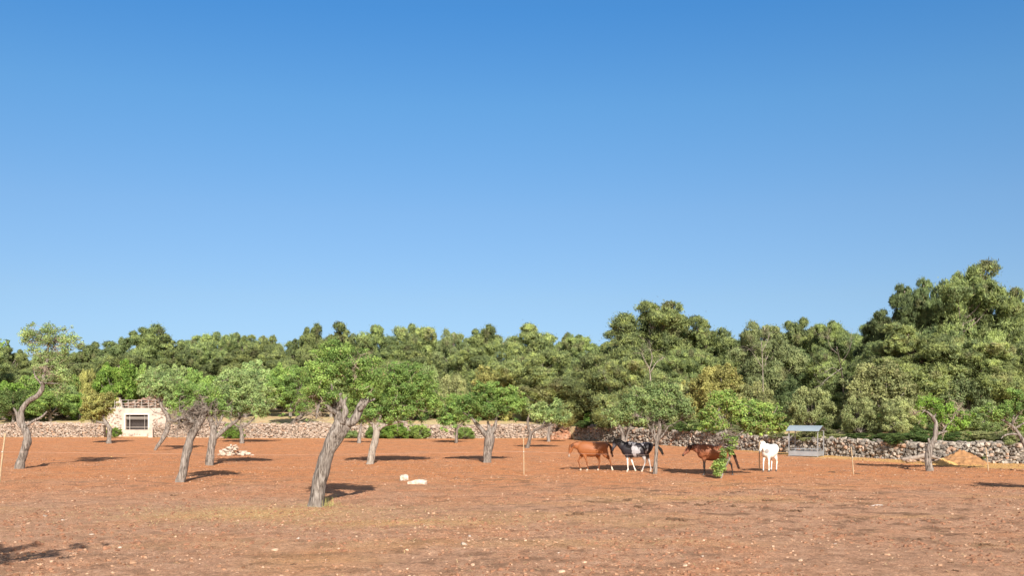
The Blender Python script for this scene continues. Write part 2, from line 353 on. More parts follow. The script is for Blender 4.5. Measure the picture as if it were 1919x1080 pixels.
# ------------------------------------------------------------------ ground sheet
def bump2(x, y, cx, cy, rx, ry):
    d = ((x - cx) / rx) ** 2 + ((y - cy) / ry) ** 2
    return np.exp(-d)
def build_ground():
    def axis(parts):
        out = []
        for a, b, s in parts: out += list(np.arange(a, b, s))
        return np.array(out)
    g = [36.0]
    while g[-1] < 1500: g.append(g[-1] * 1.06 + 0.15)
    xs = np.concatenate([-np.array(g[::-1]), np.arange(-35.8, 35.9, 0.17), np.array(g)])
    y2 = [46.0]
    while y2[-1] < 115: y2.append(y2[-1] + 0.4)
    while y2[-1] < 2500: y2.append(y2[-1] * 1.08)
    ys = np.concatenate([[-400, -200, -100, -50, -20, -8, 0, 6, 10], np.arange(12, 46, 0.13), y2])
    X, Y = np.meshgrid(xs, ys); x = X.ravel(); y = Y.ravel()
    p = np.stack([x, y, np.zeros_like(x)], 1)
    near = np.clip((60 - y) / 30, 0, 1)
    z = (fbm(p * 0.12, 3, 5) - 0.5) * 0.14 * np.clip((120 - y) / 30, 0, 1)
    big = fbm(p * 0.9, 3, 9); z = z + (big - 0.5) * 0.055 * (0.35 + 0.65 * near)
    cl = fbm(p * 3.3, 3, 21); z = z + np.clip(cl - 0.58, 0, 1) * 0.16 * near
    z = z + (vnoise(p * 7, 2) - 0.5) * 0.03 * near
    z = z * np.clip((900 - np.abs(x)) / 500, 0, 1)
    z[y > 116] = -0.6
    # tint: r = pale/beige share, g = straw, b = dark patches
    r = np.clip((46 - y) / 17, 0, 1) * 0.75 + 0.12
    r = r + 0.45 * bump2(x, y, 14, 27, 12, 8) + 0.5 * bump2(x, y, -14, 27, 8, 5)
    st = 0.42 * bump2(x, y, -6.8, 28.4, 2.6, 1.5) + 0.25 * bump2(x, y, -3, 26, 2.5, 1)
    tx = np.clip((x - 15.5) / 2.5, 0, 1); wl = wall_y(x)
    st = st + tx * np.clip(1.0 - (wl - 5.5 - y) / 2.0, 0, 1) * np.clip((y - 40) / 8, 0, 1) * 1.0
    st = st + 0.5 * np.clip((y - wl + 3.2) / 2.5, 0, 1)
    st = st + 0.18 * np.clip(fbm(p * np.array([0.25, 0.5, 1]), 3, 77) - 0.56, 0, 1) * 6 * np.clip((50 - y) / 15, 0, 1)
    dk = 0.38 + 0.9 * bump2(x, y, 8, 33, 9, 7) + 0.6 * bump2(x, y, -1.2, 42, 3, 2.5) + 0.4 * bump2(x, y, 13, 24, 6, 4)
    dk = dk + 0.5 * bump2(x, y, -14, 41, 5, 3) + .4 * bump2(x, y, -2, 20, 8, 3)
    col = np.clip(np.stack([r, st, dk], 1), 0, 1)
    nx, ny = len(xs), len(ys)
    i = np.arange(ny - 1)[:, None] * nx; j = np.arange(nx - 1)[None, :]
    F = np.stack([(i + j).ravel(), (i + j + 1).ravel(), (i + j + 1 + nx).ravel(), (i + j + nx).ravel()], 1)
    me = mesh_np('red_earth_field', np.stack([x, y, z], 1), F, col, True)
    tag(link('ground', me, M['earth']), kind='structure')
    return xs, ys, z.reshape(ny, nx)
WALLPX = [(-260, 819), (0, 820), (197, 820), (290, 820), (500, 822), (800, 822), (1040, 822), (1130, 828), (1300, 838), (1480, 850), (1600, 857), (1760, 865), (1919, 869), (2150, 875), (2600, 889)]
WALL = [gnd(*q) for q in WALLPX]
def wall_y(x):
    return np.interp(x, [q[0] for q in WALL], [q[1] for q in WALL])
gxs, gys, GZ = build_ground()
def gz(x, y):
    i = int(np.clip(np.searchsorted(gxs, x) - 1, 0, len(gxs) - 2)); j = int(np.clip(np.searchsorted(gys, y) - 1, 0, len(gys) - 2))
    fx = (x - gxs[i]) / (gxs[i + 1] - gxs[i]); fy = (y - gys[j]) / (gys[j + 1] - gys[j])
    return float((GZ[j, i] * (1 - fx) + GZ[j, i + 1] * fx) * (1 - fy) + (GZ[j + 1, i] * (1 - fx) + GZ[j + 1, i + 1] * fx) * fy)

# raised land behind the wall
def wall_h(px): return float(np.interp(px, [0, 200, 290, 800, 1000, 1130, 1300, 1500, 1919], [1.38, 1.45, 1.5, 1.5, 1.5, 1.45, 1.25, 1.12, 1.1]))
def terrace_z(off, px):
    h0 = wall_h(px) - 0.12
    return float(np.interp(off, [0, 1.2, 6, 20, 45, 100, 250], [h0 - .1, h0, h0 + 0.45, h0 + 1.2, h0 + 1.9, h0 + 4.5, h0 + 9]))
def build_terrace():
    front = [(-3200, 819)] + WALLPX + [(3600, 900)]
    pts = []
    for k in range(len(front) - 1):
        a, b = front[k], front[k + 1]; n = 12
        for q in range(n): t = q / n; pts.append((a[0] * (1 - t) + b[0] * t, a[1] * (1 - t) + b[1] * t))
    base = [gnd(*q) + (q[0],) for q in pts]
    offs = [0.05, 0.12, 0.6, 1.2, 2.5, 4, 6, 9, 13, 20, 30, 45, 70, 100, 250]
    V = []
    for o_ in offs:
        for (x, y, px) in base:
            yy = max(y, 109.6) if 196 < px < 322 and o_ < 8 else y
            yy = max(y + o_, yy) 
            z = -.4 if o_ < .1 else terrace_z(o_, px) + (fbm(np.array([[x * 0.3, yy * 0.3, 0]]), 3, 3)[0] - 0.5) * 0.3 * min(1, o_ / 3)
            V.append((x, yy, z))
    n = len(base)
    F = [[i * n + j, i * n + j + 1, (i + 1) * n + j + 1, (i + 1) * n + j] for i in range(len(offs) - 1) for j in range(n - 1)]
    tag(link('terrain', mesh_np('raised_land', V, np.array(F), None, True), M['terrace']), kind='structure')
build_terrace()
def land(px, Y):
    """height of the land behind the wall at photo column px, distance Y"""
    x = (px - 959.5) / FPX * Y
    wy = float(wall_y(x)); return terrace_z(max(0.12, Y - wy), px)

# ------------------------------------------------------------------ dry stone walls
def stone_wall(name, label, pa, pb, mat, seed, gap=None):
    rng = np.random.default_rng(seed)
    pxs = [pa] + [q[0] for q in WALLPX if pa < q[0] < pb] + [pb]
    pys = np.interp(pxs, [q[0] for q in WALLPX], [q[1] for q in WALLPX])
    line = [gnd(a, b) + (a,) for a, b in zip(pxs, pys)]
    root = thing(name, label, 'stone wall')
    cen = []; sz = []; cols = []
    core = MB()
    for (x0, y0, p0), (x1, y1, p1) in zip(line[:-1], line[1:]):
        L = math.hypot(x1 - x0, y1 - y0); dx, dy = (x1 - x0) / L, (y1 - y0) / L; nx, ny = dy, -dx   # towards the field
        h0, h1 = wall_h(p0), wall_h(p1)
        # solid core
        nseg = max(2, int(L / 2))
        for k in range(nseg):
            t = (k + .5) / nseg; h = (h0 * (1 - t) + h1 * t) - 0.16
            core.box((x0 + dx * L * t, y0 + dy * L * t, h / 2 - 0.1), (L / nseg + 0.02, 0.42 + 0.004 * (k % 2), h + 0.2), math.atan2(dy, dx))
        s = 0.0
        while s < L:
            t = s / L; h = h0 * (1 - t) + h1 * t
            h = h - .05 + 0.45 * (float(fbm(np.array([[(x0 + dx * s) * 0.25, 3.1, seed]]), 3, 7)[0]) - 0.5) * 2
            z = 0.03
            while z < h:
                r = (0.05 + 0.13 * rng.random() ** 1.4) * (1.15 if z > h - 0.2 else 1)
                side = 0.27 + rng.normal(0, 0.035) + 0.08 * (1 - z / h)
                cen.append((x0 + dx * (s + rng.normal(0, .06)) + nx * side, y0 + dy * s + ny * side, z)); sz.append(r)
                cols.append((rng.beta(2, 2), rng.random(), 0))
                z += r * rng.uniform(0.95, 1.25)
            for q in (-0.15, 0.1, 0.25):     # top and rear courses
                cen.append((x0 + dx * s - nx * q, y0 + dy * s - ny * q, h - 0.08 + rng.normal(0, .06))); sz.append(rng.uniform(0.12, 0.2)); cols.append((rng.beta(2, 2), 0, 0))
            s += rng.uniform(0.12, 0.21)
    V, F, Cc = rocks(np.array(cen), np.array(sz) * 1.12, rng, ICO1, 0.22, 0.75, np.array(cols))
    link('stones', mesh_np('wall_stones', V, F, Cc), M[mat], root)
    link('earth_core', core.mesh('wall_core'), M['core'], root)
stone_wall('dry_stone_wall', 'beige dry stone wall running left from the whitewashed outbuilding', -260, 197, 'wall_beige', 1)
stone_wall('dry_stone_wall', 'long pinkish dry stone wall across the middle of the field edge', 292, 1046, 'wall_beige', 2)
stone_wall('dry_stone_wall', 'grey dry stone wall behind the horses and metal feeder', 1084, 1836, 'wall_grey', 3)
stone_wall('dry_stone_wall', 'short grey dry stone wall to the right of the sand mound', 1842, 2600, 'wall_grey', 4)

# ------------------------------------------------------------------ foliage
def leaves(Cn, Rr, n, L, W, rng, shell=0.55, up=0.5, jit=0.7, dry=0.06, tintv=None, under=0.35):
    """n leaf-sized rhombi in each clump; Cn (k,3) centres, Rr (k,3) radii"""
    Cn = np.asarray(Cn, float); Rr = np.asarray(Rr, float)
    if Rr.ndim == 1: Rr = np.repeat(Rr[:, None], 3, 1)
    k = len(Cn)
    vol = np.cbrt(np.prod(Rr, 1)) ** 2; cnt = np.maximum(6, (n * vol / vol.mean()).astype(int))
    idx = np.repeat(np.arange(k), cnt); m = len(idx)
    d = rng.normal(0, 1, (m, 3)); d /= np.linalg.norm(d, axis=1)[:, None]
    d[:, 2] = np.where((d[:, 2] < 0) & (rng.random(m) > under), -d[:, 2], d[:, 2])
    u = shell + (1 - shell) * rng.random(m) ** 0.7
    u *= 0.82 + 0.36 * vnoise(d * 2.3 + idx[:, None] * 7.7, 4)
    P = Cn[idx] + d * u[:, None] * Rr[idx]
    nr = d + rng.normal(0, jit, (m, 3)); nr /= np.linalg.norm(nr, axis=1)[:, None] + 1e-9
    t = rng.normal(0, 0.8, (m, 3)) + d * 0.5 + np.array([0, 0, up]); t -= nr * np.sum(t * nr, 1)[:, None]; t /= np.linalg.norm(t, axis=1)[:, None] + 1e-9
    b = np.cross(nr, t)
    l = (L * rng.uniform(0.6, 1.3, m) / 2)[:, None]; w_ = (W * rng.uniform(0.7, 1.3, m) / 2)[:, None]
    V = np.stack([P - t * l, P + b * w_ - t * l * .1, P + t * l, P - b * w_ - t * l * .1], 1).reshape(-1, 3)
    F = np.arange(m * 4).reshape(m, 4)
    ct = rng.uniform(0, 1, k) if tintv is None else np.asarray(tintv)
    r = np.clip(ct[idx] * 0.75 + rng.uniform(-.1, .35, m), 0, 1); g = np.clip(.5 + .9 * (rng.random(k)[idx] - .5) + rng.normal(0, 0.2, m), 0, 1)
    dr = (rng.random(m) < dry) * rng.uniform(.5, 1, m)
    col = np.repeat(np.stack([r, g, dr], 1), 4, 0)
    return V, F, col
def leaf_mesh(name, *sets):
    V = []; F = []; Cc = []; n = 0
    for v, f, c in sets: V.append(v); F.append(f + n); Cc.append(c); n += len(v)
    return mesh_np(name, np.concatenate(V), np.concatenate(F), np.concatenate(Cc))

# ---- pines: prototypes about 11 m high and 7 m wide, crowns down to near the ground
def pine_proto(seed, spread=1.0, low=0.16, n=40, leafn=2300, conical=0.0, airy=0.0):
    rng = np.random.default_rng(seed); Hh = 11.0; Rm = 3.5 * spread
    mb = MB()
    lean = rng.normal(0, 0.4, 2)
    def tp(t): return np.array([lean[0] * t * t * 2 + 0.25 * math.sin(5 * t + seed), lean[1] * t * t * 2, Hh * 0.9 * t])
    ts = np.linspace(0, 1, 7)
    mb.tube([tp(t) for t in ts], [0.20 * (1 - 0.8 * t) + 0.03 for t in ts], 7, 0.2, seed)
    Cn = []; Rr = []
    ph0 = rng.uniform(0, 6)
    for k in range(n):
        f = (k + rng.uniform(0, 1)) / n; t = low + (1 - low) * f
        prof = math.sqrt(max(0.02, 1 - ((f - 0.38) / 0.68) ** 2)) if not conical else (1 - f * 0.93) ** 0.75
        prof = max(prof, 0.12) * (1 + 0.3 * rng.normal())
        a = ph0 + k * 2.4 + rng.normal(0, .35)
        rad = Rm * prof * rng.uniform(0.55, 1.0)
        c = tp(min(t, 1)) + np.array([math.cos(a) * rad * .78, math.sin(a) * rad * .78, rng.normal(0, .3) + rad * 0.12])
        s = rng.uniform(0.55, 1.25) * (0.7 + 0.4 * prof) * (1 - .42 * max(0, f - .35) / .65)
        Cn.append(c); Rr.append((s * 1.08, s * 1.08, s * rng.uniform(0.65, 1.15)))
        b0 = tp(max(0.1, t - 0.16)); mid = (b0 + c) / 2 + np.array([0, 0, -0.1 * rad])
        mb.tube([b0, mid, c], [0.075, 0.045, 0.02], 4, 0, 0, 3)
    # leaders
    for k in range(16):
        a = rng.uniform(0, 6.3); q = rng.uniform(0, Rm * 0.7)
        c = tp(1) + np.array([math.cos(a) * q, math.sin(a) * q, rng.uniform(-1.1, -.35) - q * .3])
        Cn.append(c); Rr.append((0.34, 0.34, rng.uniform(.35, .6)))
    Cn = np.array(Cn); Rr = np.array(Rr); k = len(Cn)
    vol = np.cbrt(np.prod(Rr, 1)) ** 2; tot = int(leafn * n * 2.3 * (1 - airy))
    idx = rng.choice(k, tot, p=vol / vol.sum())
    d = rng.normal(0, 1, (tot, 3)); d /= np.linalg.norm(d, axis=1)[:, None]
    d[:, 2] = np.where((d[:, 2] < 0) & (rng.random(tot) > .5), -d[:, 2], d[:, 2])
    u = 1.02 - 0.5 * rng.random(tot) ** 1.6 + rng.exponential(.12, tot)
    u *= 0.72 + 0.55 * fbm(d * 1.9 + idx[:, None] * 7.7, 2, 4)
    P = Cn[idx] + d * u[:, None] * Rr[idx]
    dn = fbm(P * np.array([1.9, 1.9, 1.5]), 3, seed); keep = dn > .44 + rng.normal(0, .035, tot)
    P, d, idx = P[keep], d[keep], idx[keep]; m = len(P)
    nr = d + rng.normal(0, .65, (m, 3)); nr /= np.linalg.norm(nr, axis=1)[:, None]
    t = rng.normal(0, .6, (m, 3)) + d * .8 + np.array([0, 0, .9]); t -= nr * np.sum(t * nr, 1)[:, None]; t /= np.linalg.norm(t, axis=1)[:, None]
    bb = np.cross(nr, t); l = (rng.uniform(.09, .19, m))[:, None]; w_ = rng.uniform(.018, .036, m)[:, None]
    V = np.stack([P - t * l, P + bb * w_, P + t * l, P - bb * w_], 1).reshape(-1, 3)
    hue = np.clip((fbm(P * 2.6 + 9, 3, seed + 5) - .5) * 3.2 + .42 + (rng.random(k)[idx] - .5) * .5 + rng.normal(0, .12, m), 0, 1)
    val = np.clip((vnoise(P * 4.5, seed + 7) - .5) * 1.1 + .5 + (rng.random(k)[idx] - .5) * .35 + rng.normal(0, .15, m), 0, 1)
    dr = (vnoise(P * .8, seed + 9) > .78) * .35 + (rng.random(m) < .03) * .6
    col = np.repeat(np.stack([hue, val, dr], 1), 4, 0)
    A = (V, np.arange(m * 4).reshape(m, 4), col); B = (np.zeros((0, 3)), np.zeros((0, 4), int), np.zeros((0, 3)))
    return mb.mesh('pine_trunk', True), leaf_mesh('pine_crown', A, B)
PINES = [pine_proto(11, 1.0), pine_proto(12, 1.05, 0.2), pine_proto(13, 0.9, 0.12, 44), pine_proto(14, 1.1, 0.28, 36), pine_proto(15, .95, 0.14, 44),
         pine_proto(16, 0.9, 0.08, 46, 2000, .6), pine_proto(17, 1.0, 0.1, 40, 2000, 0, 0.3)]
for t_, c_ in PINES: t_.materials.append(M['bark_pine']); c_.materials.append(M['pine'])
PC = M['pine_grey'] = leaf_mat('feathery_grey_needles', (0.175, 0.224, 0.106), (0.288, 0.341, 0.150), (0.2, 0.16, 0.1))
PINES[6][1].materials[0] = PC
PINES[5][1].materials[0] = leaf_mat('shaded_pine_needles', (0.10, 0.14, 0.065), (0.21, 0.27, 0.11), (0.2, 0.16, 0.1))  # needles darkened to paint the shady gap left of the biggest pine
prng = random.Random(5)
def pine(px, top, wpx, Y, proto, label, group='pine trees of the wood behind the stone wall', name='pine_tree', mirror=False):
    x = (px - 959.5) / FPX * Y; zb = land(px, Y) - 0.15; zt = HC - (top - YH) / FPX * Y
    h = (zt - zb) * .98; wd = wpx / FPX * Y
    s = h / 11.0; sx = 1.18 * wd / 7.0 * (1 / (1.05, 1.1, .95, 1.15, 1, .9, 1.0)[proto])
    o = thing(name, label, 'pine tree', (x, Y, zb), prng.uniform(0, 6.28), group, (sx, sx, s))
    link('trunk', PINES[proto][0], None, o); link('crown', PINES[proto][1], None, o)
    return o
P_ = [
 # skyline pines, left to right: px, top, width, Y, proto, label
 (-45, 634, 110, 128, 0, 'dark pine cut by the left edge behind the tall leaning almond tree'),
 (28, 646, 80, 140, 3, 'dark pine just left of the tall almond crown on the skyline'),
 (100, 655, 90, 142, 1, 'pine mostly hidden behind the airy crown of the tall almond tree'),
 (170, 638, 75, 138, 3, 'low flat-topped dark pine between the tall almond and the rounded skyline pine'),
 (248, 605, 105, 132, 0, 'tallest rounded pine on the skyline above the whitewashed outbuilding'),
 (322, 625, 85, 136, 2, 'rounded pine just right of the tall pine above the outbuilding'),
 (398, 611, 90, 134, 1, 'broad domed pine on the skyline above the two dead gnarled almond trunks'),
 (455, 619, 80, 138, 3, 'pine with sloping right shoulder beside the broad domed pine'),
 (515, 621, 60, 136, 4, 'small yellowish rounded pine in the skyline dip left of the thick leaning trunk'),
 (572, 605, 65, 135, 0, 'pine rising behind the left foliage of the thick leaning almond tree'),
 (648, 603, 75, 134, 2, 'pine on the skyline directly above the thick leaning almond tree'),
 (708, 601, 80, 130, 4, 'bushy pine on the skyline above the almond with the long pale side branch'),
 (782, 597, 90, 130, 1, 'taller blunt-topped pine on the skyline, right of the bushy pine'),
 (852, 606, 65, 128, 6, 'thin greyish pine between two denser pines above the concrete blocks'),
 (900, 609, 90, 124, 0, 'broad even-topped pine on the skyline above the thick squat almond trunk'),
 (987, 596, 100, 118, 4, 'tall pointed pine on the skyline above the lone fence stake'),
 (1042, 622, 60, 118, 2, 'pine on the falling right slope of the pointed pine above the stake'),
 (1098, 617, 100, 112, 1, 'pine on the skyline above the chestnut horse, left of the tall crown'),
 (1205, 553, 155, 96, 4, 'tall broad pine standing above its neighbours over the black and white horse'),
 (1270, 580, 70, 98, 4, 'narrow pine leaning on the right of the tall broad pine'),
 (1345, 590, 95, 96, 2, 'rounded pine on the skyline above the brown horse'),
 (1432, 588, 105, 84, 6, 'feathery grey-green pine with slim pale trunk left of the metal feeder'),
 (1500, 592, 90, 96, 3, 'dark flat-topped pine on the skyline above the metal feeder'),
 (1570, 588, 95, 92, 1, 'broad pine on the skyline behind the bare dead tree'),
 (1640, 566, 80, 84, 5, 'dark pine on the left flank of the biggest pine'),
 (1706, 513, 100, 78, 5, 'dark pointed pine directly left of the biggest pine summit'),
 (1738, 500, 80, 77.5, 5, 'dark narrow pine close against the left side of the biggest pine'),
 (1826, 491, 85, 77.5, 4, 'narrow pine close against the right side of the biggest pine'),
 (1778, 476, 140, 76, 2, 'biggest and tallest pine, on the skyline at the right'),
 (1868, 526, 100, 76, 4, 'tall pine on the right shoulder of the biggest pine'),
 (1935, 572, 120, 78, 1, 'dark pine cut by the right edge of the wood'),
 # nearer, lower pines in front of the skyline
 (1010, 645, 120, 104, 1, 'dense lower pine in front of the pointed skyline pine'),
 (1115, 640, 110, 98, 2, 'dense lower pine behind the chestnut horse'),
 (905, 645, 100, 114, 4, 'yellowish lower pine in front of the even-topped skyline pine'),
 (815, 650, 110, 116, 2, 'lower pine behind the right side of the bright almond crown'),
 (720, 640, 100, 120, 0, 'lower pine behind the top of the bright almond crown'),
 (625, 650, 100, 122, 1, 'lower pine behind the thick leaning almond tree'),
 (530, 655, 90, 124, 4, 'lower pine filling the dip below the small yellowish pine'),
 (430, 650, 110, 126, 0, 'lower pine below the broad domed pine on the left'),
 (340, 650, 100, 126, 3, 'lower pine between the two rounded pines on the left'),
 (215, 655, 110, 124, 1, 'lower pine behind the bright green round tree by the outbuilding'),
 (65, 675, 120, 124, 2, 'lower pine behind the middle of the tall almond tree'),
 (1185, 660, 100, 88, 1, 'lower pine with bare forked limbs under the tall broad pine'),
 (1262, 650, 90, 90, 4, 'yellow-green lower pine behind the slender almond tree'),
 (1330, 650, 80, 90, 0, 'lower pine above the pale yellowish shrub'),
 (1500, 640, 100, 84, 5, 'dark lower pine above the metal feeder roof'),
 (1565, 660, 90, 82, 0, 'lower pine right behind the bare dead tree'),
 (1640, 630, 100, 78, 1, 'lower pine above the big grey-olive shrub'),
 (1700, 620, 110, 74, 4, 'dark lower pine below the pointed pine at the right'),
 (1760, 600, 150, 71, 2, 'leafy front pine hanging low under the biggest pine'),
 (1845, 625, 150, 69, 1, 'wide lower pine above the sand mound'),
 (1925, 640, 130, 67, 3, 'lower pine at the right edge above the grey wall end'),
]
for a in P_: pine(*a)
# deep rows that only close the gaps
for k in range(34):
    px = -60 + k * 60 + prng.uniform(-15, 15)
    top = float(np.interp(px, [0, 240, 600, 980, 1100, 1200, 1350, 1600, 1700, 1780, 1900], [650, 630, 628, 620, 640, 605, 615, 605, 570, 540, 590])) + prng.uniform(0, 12)
    Y = float(np.interp(px, [0, 900, 1200, 1900], [152, 140, 110, 92]))
    pine(px, top, prng.uniform(75, 110), Y, prng.choice([0, 1, 2, 3, 4]), 'dark pine deep in the wood, showing only through gaps between nearer crowns', 'pines deep in the wood')

for k in range(26):        # the wood goes on past both edges of the view
    s_ = k % 2; q = k // 2; px = (1985 + q * 55) if s_ else (-130 - q * 60)
    pine(px, (585 + prng.uniform(-25, 25)) if s_ else (640 + prng.uniform(-12, 12)), prng.uniform(100, 140), (66 + prng.uniform(0, 14)) if s_ else (122 + prng.uniform(0, 18)), prng.choice([0, 1, 2, 3, 4]),
         'dark pine deep in the wood, showing only through gaps between nearer crowns', 'pines deep in the wood')
# bare dead tree
def twigs(mb, origin, n, ln, r, rng, spread=1.0, upb=0.3, depth=1):
    for _ in range(n):
        d = rng.normal(0, spread, 3); d[2] += upb; d /= np.linalg.norm(d) + 1e-9
        l = ln * rng.uniform(.5, 1.2); p0 = np.array(origin); p1 = p0 + d * l * .5 + rng.normal(0, l * .1, 3); p2 = p1 + (d + rng.normal(0, .45, 3)) * l * .5
        mb.tube([p0, p1, p2], [r, r * .7, r * .35], 4, 0, 0, 2)
        if depth: twigs(mb, p1, 2, ln * .55, r * .6, rng, spread, upb, depth - 1); twigs(mb, p2, 2, ln * .45, r * .45, rng, spread, upb, depth - 1)
def dead_tree():
    Y = 80; o = thing('dead_tree', 'bare dead tree with pale branches among the pines', 'tree', (*at(1578, 0, Y)[:2], 0))
    rng = np.random.default_rng(3); mb = MB(); L = lambda px, py, dy=0: np.array(at(px, py, Y + dy)) - np.array(o.location)
    mb.tube([L(1582, 790), L(1580, 720), L(1574, 680, -3), L(1568, 650, -4.5)], [.07, .06, .035, .02], 6)
    for a, b, c in (((1577, 700), (1560, 690), (1545, 700)), ((1574, 685), (1590, 660), (1596, 640)), ((1571, 665), (1556, 650), (1550, 632)), ((1578, 690), (1548, 712), (1540, 722))):
        mb.tube([L(*a, -3), L(*b, -4), L(*c, -4.5)], [.03, .022, .012], 5); twigs(mb, L(*c, -4.5), 5, .9, .009, rng)
    link('trunk', mb.mesh('dead_trunk', True), M['bark_pale'], o)
dead_tree()
def snag(label, Y, trunk, limbs, seed, r=.09):
    o = thing('bare_tree', label, 'tree', (*at(trunk[0][0], 0, Y)[:2], 0)); rng = np.random.default_rng(seed); mb = MB()
    L = lambda px, py: np.array(at(px, py, Y)) - np.array(o.location)
    mb.tube([L(*q) for q in trunk], list(np.linspace(r, r * .5, len(trunk))), 6)
    for lm in limbs:
        mb.tube([L(*q) for q in lm], list(np.linspace(r * .6, r * .25, len(lm))), 5); twigs(mb, L(*lm[-1]), 6, .8, .009, rng)
    link('trunk', mb.mesh('bare_trunk', True), M['snag'], o)
M['snag'] = bark('pale_pine_bark', (0.12, 0.10, 0.085), (0.26, 0.22, 0.19), (0.38, 0.33, 0.29))
snag('bare forked pale trunk below the tall broad pine', 83.5, [(1221, 745), (1219, 710), (1217, 690)], [[(1217, 692), (1208, 675), (1202, 662)], [(1217, 692), (1222, 672), (1219, 655)], [(1218, 700), (1230, 680), (1244, 670)]], 1, .075)
snag('slim pale upright trunk in front of the feathery grey pine', 79.5, [(1431, 760), (1430, 720), (1429, 680), (1427, 640)], [[(1429, 690), (1415, 668), (1405, 655)], [(1428, 660), (1438, 640), (1442, 625)]], 2, .04)
snag('pale bare trunk low in the wood behind the pinto horse', 92, [(1142, 780), (1144, 745), (1142, 715)], [[(1143, 735), (1136, 715), (1130, 700)], [(1143, 725), (1152, 705), (1156, 695)]], 3, .05)


# ---- shrubs and round-headed trees behind the wall
def shrub_proto(seed, n=26, leafn=600, L=0.13, W=0.06, trunk=False, flat=1.0):
    """unit-ish dome: radius 2, height 3"""
    rng = np.random.default_rng(seed); Cn = []; Rr = []; mb = MB()
    for k in range(n):
        f = k / n; a = k * 2.4 + rng.normal(0, .3)
        z = (0.25 + 2.35 * f) if not trunk else (1.15 + 1.5 * f)
        prof = math.sqrt(max(0.05, 1 - ((z - (1.0 if not trunk else 1.8)) / (1.75 if z > 1 else 1.6)) ** 2))
        rad = 1.55 * prof * rng.uniform(.6, 1.05)
        s = rng.uniform(0.38, 0.75)
        c = np.array([math.cos(a) * rad, math.sin(a) * rad, z]); Cn.append(c); Rr.append((s, s, s * .85))
        mb.tube([(rng.normal(0, .08), rng.normal(0, .08), 0 if not trunk else 0.9), c * np.array([.4, .4, .6]), c], [.06, .04, .015], 4, 0, 0, 3)
    if trunk: mb.tube([(0, 0, -.2), (.05, .02, .5), (0, 0, 1.1)], [.16, .12, .1], 8, .2, seed)
    S = []; SR = []; T = []
    for c, r in zip(Cn, Rr):
        tv = rng.random()
        for q in range(9):
            d = rng.normal(0, 1, 3); d /= np.linalg.norm(d)
            S.append(c + d * np.array(r) * rng.uniform(.5, 1.1)); q_ = rng.uniform(.13, .27); SR.append((q_,) * 3); T.append(np.clip(tv + rng.normal(0, .25), 0, 1))
    A = leaves(S, SR, int(leafn / 8), L, W, rng, .3, .4, .75, .04, T, .5)
    B = leaves(Cn, np.array(Rr) * .85, int(leafn * .5), L, W, rng, .5, .3, .8, .06, None, .6)
    return mb.mesh('shrub_stems', True), leaf_mesh('shrub_leaves', A, B)
SHR = {'a': shrub_proto(31), 'b': shrub_proto(32, 30), 'c': shrub_proto(33, 22, 500, .16, .07), 't': shrub_proto(34, 26, 600, .16, .07, True), 'u': shrub_proto(35, 30, 500, .15, .06, True)}
smesh = {}
def shrub(px, top, wpx, Y, kind, mat, label, cat='shrub', base=None, group=None, name=None, hscale=None):
    x = (px - 959.5) / FPX * Y; zb = (land(px, Y) - 0.1) if base is None else base
    zt = HC - (top - YH) / FPX * Y; h = zt - zb; wd = wpx / FPX * Y
    key = (kind, mat)
    if key not in smesh:
        st, lf = SHR[kind]; st = st.copy(); lf = lf.copy(); st.materials.append(M['bark']); lf.materials.append(M[mat]); smesh[key] = (st, lf)
    st, lf = smesh[key]
    o = thing(name or ('shrub' if cat == 'shrub' else 'round_tree'), label, cat, (x, Y, zb), prng.uniform(0, 6.28), group, (wd / 4.0, wd / 4.0, h / 3.0))
    link('stems' if kind in 'abc' else 'trunk', st, None, o); link('foliage' if kind in 'abc' else 'crown', lf, None, o)
    return o
